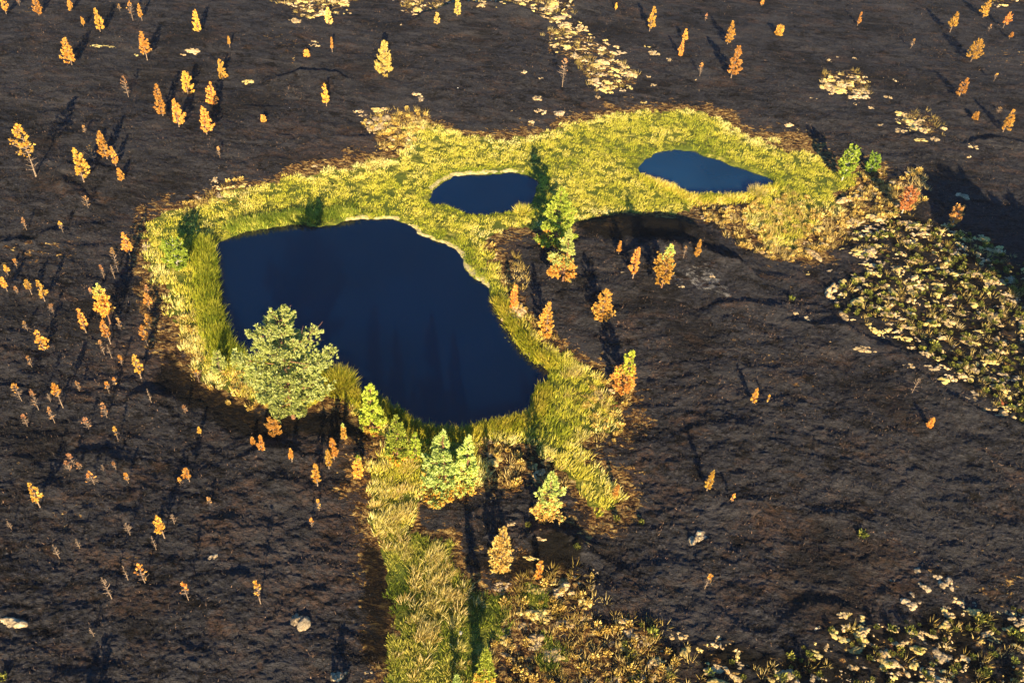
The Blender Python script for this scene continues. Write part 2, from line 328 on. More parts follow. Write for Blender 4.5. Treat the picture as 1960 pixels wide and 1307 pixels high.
M_REDM = moss_material('red_moss', [(.3, (.12, .03, .015)), (.5, (.36, .11, .04)), (.7, (.55, .26, .10))], 6)

# ------------------------------------------------------------------ ground sheet
def axis(lo, a, b, hi, fine, coarse):
    return np.concatenate([np.arange(lo, a, coarse), np.arange(a, b, fine), np.arange(b, hi+1, coarse)])
au = axis(-740, -60, 2020, 2740, 1.95, 12); av = axis(-450, -30, 1335, 1860, 1.8, 12)
U, V = np.meshgrid(au, av); X, Y = unproj(U, V); nx, ny = len(au), len(av)
Z = height(X, Y); x, y = X.ravel(), Y.ravel(); uu, vv = U.ravel(), V.ravel()
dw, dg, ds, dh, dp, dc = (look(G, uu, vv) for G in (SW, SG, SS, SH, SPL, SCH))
nA = fbm(x*.8, y*.8, 81, 3)
veg = smooth(.35, -.35, marsh_edge(x, y, uu, vv))
dry = np.maximum(smooth(.6, -.6, ds+.5*nA)*.62, smooth(.3, -.8, dh)*.27)
dry = np.maximum(dry, smooth(.4, -.4, dp)*.42)
fringe = smooth(2.8, .1, dg+1.2*nA)*.70+smooth(-.1, .9, fbm(x*.12, y*.16, 91, 3))*.36
def blob(u, v, r, k=1.0):
    bx, by = unproj(u, v); return smooth(r, r*.35, np.hypot(x-bx, (y-by)*k))
brown = np.zeros(len(x))
for bu, bv, br in ((600,1090,5.5), (640,930,3.5), (1640,1130,5), (640,285,5), (1250,930,3), (1330,1160,3), (300,700,4), (450,1010,3), (1150,1000,2.5), (1500,1030,2.5), (880,1000,1.5)):
    brown = np.maximum(brown, blob(bu, bv, br)*.9)
char_shade = np.maximum(smooth(.55, -.15, dc+.2*nA+.4*fbm(x*2, y*2, 98, 2))*.93, np.maximum(smooth(.4, -.6, dh+.4*nA)*.95, smooth(.2, -.5, ds+.4*nA)*.35)*(.5+.5*smooth(.2, -.3, fbm(x*1.1, y*1.1, 97, 2))))
tk = np.stack(unproj(np.array([1010., 960, 900, 850, 805]), np.array([50., 110, 165, 215, 262])), -1); dtk = np.full(len(x), 1e9)
for a_, b_ in zip(tk[:-1], tk[1:]):
    d_ = b_-a_; t_ = np.clip(((x-a_[0])*d_[0]+(y-a_[1])*d_[1])/(d_@d_), 0, 1); dtk = np.minimum(dtk, np.hypot(x-a_[0]-t_*d_[0], y-a_[1]-t_*d_[1]))
ash = np.maximum.reduce([smooth(.55, .1, dtk)*.30, blob(1340,555,2.3)*.50, blob(1375,575,1.6)*.46, blob(1290,560,1.5)*.40, blob(1170,1240,.3), blob(450,140,2)*.25, blob(1030,1010,1.4)*.35, blob(880,1020,.8)*.3, blob(250,320,3)*.2])
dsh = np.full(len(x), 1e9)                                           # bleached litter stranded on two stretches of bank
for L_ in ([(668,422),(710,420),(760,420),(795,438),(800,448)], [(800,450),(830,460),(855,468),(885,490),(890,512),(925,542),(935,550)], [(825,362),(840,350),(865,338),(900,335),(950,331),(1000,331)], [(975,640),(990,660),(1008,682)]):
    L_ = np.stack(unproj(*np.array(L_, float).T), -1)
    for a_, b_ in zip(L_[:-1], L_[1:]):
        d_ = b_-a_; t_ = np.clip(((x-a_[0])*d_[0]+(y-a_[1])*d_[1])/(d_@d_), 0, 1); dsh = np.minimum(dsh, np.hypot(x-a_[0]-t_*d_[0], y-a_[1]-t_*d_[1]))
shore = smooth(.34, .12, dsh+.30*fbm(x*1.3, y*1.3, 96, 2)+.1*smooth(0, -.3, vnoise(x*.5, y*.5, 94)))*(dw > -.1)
one = np.ones(len(x))
vert = np.stack([x, y, Z.ravel()], -1)
ii = np.arange(ny*nx).reshape(ny, nx)
quads = np.stack([ii[1:, :-1], ii[1:, 1:], ii[:-1, 1:], ii[:-1, :-1]], -1).reshape(-1, 4)
loop = np.concatenate([ii[0, :-1], ii[:-1, -1], ii[-1, :0:-1], ii[:0:-1, 0]])
zr = [np.stack([veg, dry, char_shade, one], -1), np.stack([ash, shore, fringe, one], -1)]
c0 = np.array([0, 45.0]); prev = loop; base = len(vert); extra = []; ef = []
for k, s in enumerate((1.6, 4, 14)):
    p = c0+(vert[loop, :2]-c0)*s
    extra.append(np.stack([p[:, 0], p[:, 1], np.full(len(p), .3)], -1)); cur = base+np.arange(len(loop)); base += len(loop)
    ef.append(np.stack([prev, cur, np.roll(cur, -1), np.roll(prev, -1)], -1)); prev = cur
ne = 3*len(loop); ze = np.zeros((ne, 4)); ze[:, 3] = 1
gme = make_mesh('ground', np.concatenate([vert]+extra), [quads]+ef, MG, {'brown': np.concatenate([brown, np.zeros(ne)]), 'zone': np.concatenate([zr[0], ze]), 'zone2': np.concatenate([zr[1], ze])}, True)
tag(link('ground', gme), 'burnt black moorland with marsh and moss patches', kind='structure')

# ------------------------------------------------------------------ water
rx, ry = unproj(652, 548)
for k, (nm, lab) in enumerate((('big', 'large dark blue pool with faint ripple rings'), ('mid', 'small dark blue pool between the marsh banks'), ('far', 'lighter blue wind ruffled pool on the right'))):
    P = np.array(POND[nm], float); wx, wy = unproj(P[:, 0], P[:, 1]); cx, cy = wx.mean(), wy.mean()
    r = np.hypot(wx-cx, wy-cy); wx = cx+(wx-cx)*(1+.6/r); wy = cy+(wy-cy)*(1+.6/r)
    m = [water_material('pool_water', .10, (rx, ry), 1.5), water_material('small_pool_water', .05, None, 2, (.001, .0105, .038)), water_material('ruffled_water', .35, None, 3.0, (.008, .036, .082))][k]
    n = len(wx); V3 = np.stack([np.append(wx, cx), np.append(wy, cy), np.zeros(n+1)], -1)
    me = make_mesh('water', V3, np.array([[i, n, (i+1) % n] for i in range(n)])[:, ::-1], m)
    me.flip_normals() if me.polygons[0].normal.z < 0 else None
    tag(link('water', me), lab, kind='structure')

# ------------------------------------------------------------------ blade builder
def blades(P, D, L, W, tint, bend=None):
    """thin leaf-shaped strips: base P, direction D (unit), length L, width W"""
    n = len(P); a = rng.normal(size=(n, 3)); s = np.cross(D, a); s /= np.linalg.norm(s, axis=1)[:, None]+1e-9
    L = L[:, None]; W = W[:, None]
    if bend is None:
        V = np.concatenate([P-s*W*.5, P+s*W*.5, P+D*L], 0)
        i = np.arange(n); return V, np.stack([i, i+n, i+2*n], -1), np.tile(tint, 3)
    Mid = P+D*L*.55; Tip = P+D*L+bend
    V = np.concatenate([P-s*W*.35, P+s*W*.35, Mid+s*W*.5+bend*.3, Mid-s*W*.5+bend*.3, Tip], 0); i = np.arange(n)
    return V, [np.stack([i, i+n, i+2*n, i+3*n], -1), np.stack([i+3*n, i+2*n, i+4*n], -1)], np.tile(tint, 5)
def unit(a): return a/(np.linalg.norm(a, axis=-1, keepdims=True)+1e-9)
def scatter(n, x0, x1, y0, y1, test):
    x = rng.uniform(x0, x1, n); y = rng.uniform(y0, y1, n); u, v = proj(x, y)
    ok = test(x, y, u, v); return x[ok], y[ok]
def tufts(cx, cy, per, r, L, W, lean, t0, tv, wind=(0, 0), big=None):
    n = len(cx); k = np.repeat(np.arange(n), per); m = len(k)
    a = rng.uniform(0, 2*np.pi, m); q = np.sqrt(rng.uniform(0, 1, m))
    sc = rng.uniform(.7, 1.3, n)[k]
    px = cx[k]+np.cos(a)*q*r*sc; py = cy[k]+np.sin(a)*q*r*sc; pz = height(px, py)-.02
    D = unit(np.stack([np.cos(a)*q*lean+wind[0]+rng.normal(0, .12, m), np.sin(a)*q*lean+wind[1]+rng.normal(0, .12, m), np.ones(m)], -1))
    Ls = (L[k] if isinstance(L, np.ndarray) else L)*sc*rng.uniform(.6, 1.15, m); Ws = W*rng.uniform(.7, 1.3, m)
    tint = np.clip((t0[k] if isinstance(t0, np.ndarray) else t0)+rng.normal(0, tv, m), 0, 1)
    return blades(np.stack([px, py, pz], -1), D, Ls, Ws, tint)

# kind, foot (photo pixels), top row, width, bare share of the trunk, label
TREES = [
('o',12,27,-8,14,.25,'orange pine cut by the left part of the top edge, at the very corner'),
('o',75,30,-10,20,.1,'dense orange pine at the top edge, just right of the corner pine'),
('o',136,21,-2,16,.1,'orange pine at the top edge with its foot low, left of the twin thin pines'),
('s',38,12,-6,8,.3,'faint bare scorched sapling between the two pines at the top left corner'),
('o',160,51,34,9,.35,'tiny orange pine left of the tall narrow pine at the top left'),
('o',192,61,16,20,.15,'tall narrow orange pine with a long shadow, upper left near the tiny pine'),
('s',255,40,3,13,.35,'left one of two thin pale orange pines side by side at the top'),
('o',272,40,6,12,.3,'right one of two thin orange pines side by side at the top'),
('s',230,22,8,6,.3,'very small scorched sapling left of the two thin pines at the top'),
('o',381,61,18,20,.05,'bushy orange pine alone near the top, above the long pale moss slab'),
('o',138,125,72,30,.15,'leaning broad orange pine beside the yellow grass streak, upper left'),
('o',282,115,60,28,.35,'orange pine with bare lower trunk right of the yellow grass streak'),
('o',440,91,69,7,.4,'tiny thin orange pine right of the long pale moss slab'),
('s',246,186,145,16,.2,'sparse brown pine showing its bare branches, alone above the yellow cluster'),
('o',312,222,160,25,.12,'tall narrow orange pine, leftmost of the upper left cluster'),
('o',360,181,136,32,.1,'broad bright orange pine, topmost in the middle of the upper left cluster'),
('o',343,243,190,30,.22,'round orange pine low in the upper left cluster beside the narrow one'),
('o',396,257,203,30,.15,'bright orange pine, lowest of the upper left cluster'),
('o',426,153,113,24,.05,'pale orange pine, furthest up and right in the upper left cluster'),
('o',410,200,156,28,.05,'orange pine between the pale one and the lowest one of the upper left cluster'),
('h',69,337,238,46,.42,'large half burnt pine with orange top and bare grey lower branches, left edge'),
('o',161,348,284,34,.25,'orange pine with bare skirt, left of the group of four on the left'),
('s',181,312,278,24,.2,'thin brownish pine behind the group of four on the left'),
('o',205,304,250,26,.15,'tallest orange pine of the group of four on the left'),
('o',222,318,280,18,.2,'small orange pine touching the tallest of the left group'),
('o',233,347,322,18,.15,'short orange pine, lowest of the left group'),
('s',421,302,281,10,.3,'bare little sapling alone right of the upper left cluster'),
('s',163,254,240,9,.2,'tiny bare sapling above the left group of pines'),
('y',630,48,14,18,.1,'yellow pine standing in the pale moss field at the top'),
('y',836,48,24,15,.1,'small yellow pine at the lower edge of the top middle moss field'),
('y',875,31,-6,17,.1,'yellow pine cut by the top edge in the middle moss field'),
('o',636,100,71,8,.35,'thin orange sapling right of the pale pair of moss cushions'),
('u',588,109,96,13,0,'small orange bush below the pale pair of moss cushions'),
('y',736,143,77,40,0,'dense full yellow pine with foliage to the ground, alone at the top centre'),
('o',625,203,161,22,.22,'orange pine with a clear trunk below the dark curved bank'),
('u',505,233,222,13,0,'low orange bush right of the upper left cluster'),
('o',1178,21,6,7,.3,'tiny orange sapling near the top edge right of the moss field'),
('o',1243,60,12,22,.22,'slender orange pine with its shadow to the left, top right of centre'),
('s',1350,40,27,7,.3,'tiny faded sapling between the slender pine and the tall narrow pine'),
('o',1392,85,40,21,.15,'narrow pointed orange pine, upper right, above the ragged one'),
('o',1309,78,56,15,.1,'upper one of two small orange pines one above the other'),
('o',1302,108,77,15,.1,'lower one of two small orange pines one above the other'),
('o',1399,150,87,33,.2,'ragged sparse orange pine below the narrow pointed one'),
('s',1339,146,121,13,.3,'small faded orange pine left of the ragged pine'),
('s',1076,167,111,22,.45,'thin pine with red brown lower twigs in the pale moss drift'),
('o',1458,11,-4,9,.2,'small orange treetop at the top edge right of centre'),
('o',1641,49,23,10,.25,'thin orange sapling alone at the top right'),
('u',1490,68,49,18,0,'low orange bush near the top, right of centre'),
('o',1818,62,23,20,.35,'orange pine with a thin trunk, upper right corner area, left one'),
('o',1881,34,0,22,.12,'orange pine reaching the top edge in the upper right corner'),
('o',1920,53,23,18,.3,'pale orange pine right of the one at the top edge'),
('o',1932,75,62,8,.4,'tiny orange sapling at the right edge below the corner pines'),
('o',1858,118,75,34,.22,'broad feathery orange pine at the far right with a dark slanting shadow'),
('s',1743,93,74,8,.3,'nearly bare slim sapling left of the feathery pine'),
('s',1892,60,47,7,.3,'tiny bare sapling between the corner pines'),
('o',1836,185,149,23,.12,'compact orange pine below the feathery one on the right'),
('s',1902,156,141,8,.5,'tiny bent sapling with one orange tip near the right edge'),
('o',1920,252,209,23,.15,'slim orange pine at the right edge, lowest of the upper right pines'),
('u',1865,229,215,12,0,'small round orange bush left of the slim right edge pine'),
('s',1911,216,206,13,.2,'faint twiggy sapling above the slim right edge pine'),
('B',1611,347,286,38,.2,'bright green birch at the right end of the marsh'),
('B',1665,331,297,30,.1,'duller small green birch right of the bright one'),
('s',169,398,374,20,.15,'bare twiggy shrub left of the marsh corner'),
('s',51,440,417,9,.3,'thin dead sapling near the left edge level with the marsh top'),
('s',121,445,425,11,.45,'small sapling with an orange tip standing on a dark hollow'),
('o',250,494,444,25,.35,'orange pine next to the left end of the marsh'),
('s',226,520,475,17,.3,'half bare thin pine below the pine at the marsh end'),
('s',200,535,507,10,.3,'faded sapling left of the half bare thin pine'),
('b',220,533,505,8,.3,'bare grey stem between the two thin pines by the marsh end'),
('o',16,527,508,12,.5,'small topped orange sapling at the left edge, upper one'),
('s',33,514,497,11,.4,'small orange sapling just right of the upper left edge one'),
('o',14,557,530,15,.4,'orange sapling at the left edge, lower one'),
('o',61,563,535,16,.5,'orange sapling with bare foot, left of the bright narrow one'),
('o',86,576,536,22,.25,'bright narrow orange pine near the left edge at mid height'),
('s',33,562,550,10,.2,'tiny bare sapling between the left edge saplings'),
('s',103,600,582,15,.2,'faded bushy sapling below the bright narrow pine'),
('m',211,619,543,46,.25,'largest pine of the left slope, orange with a pale green tip'),
('o',165,636,590,21,.3,'orange pine left below the green tipped pine'),
('o',287,592,562,22,.4,'orange topped sapling against the left marsh rim, upper'),
('o',287,624,602,19,.3,'orange sapling against the left marsh rim, middle'),
('o',212,658,611,22,.4,'orange pine just below the green tipped pine'),
('o',282,660,622,22,.4,'orange sapling against the left marsh rim, lower'),
('o',85,671,631,26,.15,'round bright orange pine alone on the left slope'),
('s',53,633,615,10,.2,'faint bare sapling above the round bright pine'),
('s',232,632,608,12,.2,'faint brown sapling right of the green tipped pine'),
('s',283,560,546,9,.2,'tiny brown sapling high on the left marsh rim'),
('B',342,518,463,50,.12,'light green willow bush in the marsh left of the large pool'),
('s',174,562,553,9,.2,'tiny faded sapling left of the green tipped pine'),
('s',61,702,680,11,.35,'thin sapling with a rusty tip below the round bright pine'),
('s',200,679,650,11,.3,'rusty thin sapling below the pine under the green tipped one'),
('b',214,685,657,8,.3,'bare stem beside the rusty thin sapling'),
('s',234,700,680,11,.3,'faded thin sapling left of the forked orange pine'),
('o',270,723,677,25,.35,'narrow orange pine with bare lower twigs, above the dark hollow'),
('s',381,731,708,18,.4,'orange topped sapling at the dark foot of the marsh'),
('s',42,767,733,20,.4,'sparse orange topped pine, leftmost of three in a row'),
('s',74,784,747,17,.3,'sparse rusty pine, middle of three in a row'),
('h',121,780,736,25,.55,'orange topped pine with bare ribs, rightmost of three in a row'),
('b',97,769,752,9,.2,'bare small stem between the rusty pine and the ribbed pine'),
('s',152,748,730,11,.2,'faded sapling right of the three in a row'),
('s',209,752,732,12,.4,'small orange topped sapling below the forked pines'),
('b',290,770,742,8,.2,'pale bare stem on the black hollow'),
('s',205,799,770,15,.2,'bare branching sapling left of the black hollow'),
('s',53,816,793,14,.3,'thin pale sapling below the rusty pine'),
('s',105,809,779,14,.3,'thin rusty sapling below the ribbed pine'),
('s',170,821,801,21,.2,'flat bare spreading sapling in the lower left'),
('s',226,841,818,12,.5,'small sapling with one orange tuft in the lower left'),
('s',142,892,867,18,.2,'tallest of three bare saplings in a clump, lower left'),
('s',134,900,882,14,.2,'left one of three bare saplings in a clump, lower left'),
('s',153,898,886,12,.2,'right one of three bare saplings in a clump, lower left'),
('s',181,927,901,22,.2,'orange brown branching sapling below the clump of three'),
('b',198,900,889,9,.1,'tiny bare twig right of the clump of three'),
('s',222,898,885,9,.3,'tiny rusty sapling on the dark patch right of the clump'),
('s',246,924,906,12,.4,'small sapling with orange tip below the dark patch'),
('o',77,970,925,27,.35,'bright orange pine with bare foot in the lower left'),
('o',363,921,895,22,.4,'round orange sapling right of the long dark shadow'),
('o',385,834,818,12,.5,'tiny orange topped sapling in the middle of the lower left slope'),
('s',355,791,777,13,.3,'faded sapling below the foot of the marsh'),
('s',346,926,914,8,.2,'tiny twig left of the round orange sapling'),
('s',402,964,953,13,.1,'low pale twig shrub right of the long dark shadow'),
('s',222,738,722,10,.2,'brown twiggy sapling left of the orange topped one'),
('G',562,800,602,172,.10,'huge pale green pine leaning over the pool, tallest tree'),
('u',525,828,803,34,0,'orange scorched low branch bush at the foot of the huge pine'),
('g',714,824,735,60,.03,'conical fresh green pine on the shore below the pool'),
('q',762,880,793,58,.03,'yellow green pine left of the broad pair'),
('q',795,878,826,34,.03,'small yellow green pine tucked against the larger one'),
('m',850,945,823,112,.03,'left tree of the broad blue green pair with scorched skirt'),
('m',893,932,830,92,.03,'right tree of the broad blue green pair with scorched skirt'),
('m',658,839,810,18,.05,'small orange pine with a green tip below the huge pine'),
('o',640,879,837,25,.2,'orange pine behind its twin, lower left of the pool'),
('o',630,896,860,20,.3,'smaller orange pine in front of its twin'),
('o',608,929,886,23,.35,'thin orange pine with a clear trunk below the twins'),
('o',559,883,860,15,.4,'tiny round orange pine left of the twins'),
('o',502,861,833,21,.1,'bushy orange pine below the foot of the huge pine'),
('o',484,850,838,13,.1,'small orange sapling touching the bushy orange pine'),
('m',689,915,871,32,.1,'orange pine with a small green tip at the edge of the meadow'),
('s',611,977,955,10,.3,'thin brown sapling below the thin orange pine'),
('q',1062,468,357,96,.06,'tall vivid green pine between the small pools'),
('m',1077,537,437,84,.12,'grey green pine with orange lower branches below the vivid one'),
('o',1184,486,461,15,.3,'tiny orange pine on the black ground behind the mound'),
('o',1211,532,473,29,.25,'orange pine on the mound left of the green tipped one'),
('m',1266,550,467,64,.18,'large orange pine with green tip on the ashy mound'),
('s',1308,493,471,11,.4,'faded tiny pine on the dark hollow right of the green tipped one'),
('o',1332,490,457,17,.05,'small golden pine right of the dark hollow'),
('o',984,588,545,27,.1,'orange pine on the right bank of the pool, upper'),
('o',1045,640,576,44,.02,'dense golden conical pine on the right bank of the pool'),
('o',1150,614,555,56,.05,'broad orange pine right of the golden conical one'),
('m',1193,750,670,58,.03,'loose pine, yellow green above and orange below, right of the pool'),
('o',1440,770,743,18,.1,'small orange pine alone on the right slope'),
('o',1353,938,901,20,.1,'slim orange pine alone low on the right slope'),
('s',1400,961,945,10,.1,'faint rusty sapling right of the slim orange pine'),
('O',1726,408,363,34,.2,'orange leaved birch at the right beyond the marsh'),
('O',1820,434,396,28,.2,'orange leaved birch with a pale stem at the big shadow'),
('b',1746,751,723,18,.2,'bare pinkish sapling below the heather field'),
('u',1778,816,801,13,0,'tiny golden bush on the right slope'),
('s',1468,770,756,9,.2,'tiny bare sapling right of the small orange pine'),
('b',22,1012,996,10,.2,'bare little stem at the lower left edge'),
('b',114,1068,1041,12,.2,'bare slanting stem, left of the lower left stems'),
('b',153,1049,1029,9,.2,'thin bare stem right of the slanting one'),
('b',334,1002,983,13,.2,'bare forked stem beside the round bright orange tree'),
('b',249,1023,1000,16,.2,'bare flat topped stem like a small umbrella'),
('o',315,1029,987,31,.4,'round bright orange tree with a bare trunk in the lower left'),
('b',299,1051,1024,11,.2,'bare stem below the round bright orange tree'),
('b',214,1145,1102,17,.2,'tall bare forked stem with a long line shadow'),
('b',245,1109,1080,11,.2,'bare stem between the forked one and the ribbed one'),
('s',278,1116,1079,21,.2,'bare ribbed stem with a trace of orange at the top'),
('s',361,1148,1118,20,.4,'small tree with orange crown on bare stem, left of its lookalike at the bottom'),
('s',499,1155,1113,18,.45,'tall thin orange topped stem above the large pale stone'),
('b',180,1217,1200,9,.2,'tiny bare stem low on the left'),
('s',597,1009,992,9,.2,'tiny orange brown sapling left of the narrow meadow'),
('y',956,1088,1007,56,.02,'dense pale orange pine right of the meadow'),
('m',924,1330,1240,56,.03,'green pine with orange skirt at the bottom edge'),
('g',873,1325,1290,24,.0,'tip of a small blue green pine at the bottom edge'),
('m',1042,986,902,92,.02,'blue green pine with a wide golden skirt right of the broad pair'),
('u',1031,1105,1073,19,0,'rusty orange bush above the dry heath'),
('s',1349,1126,1098,16,.35,'small orange sapling with its stem bare, lower right of centre'),
('u',1177,950,927,15,0,'small orange bush at the end of the grass strip'),
('g',423,714,671,38,.02,'light green young pine at the foot of the left reeds'),]
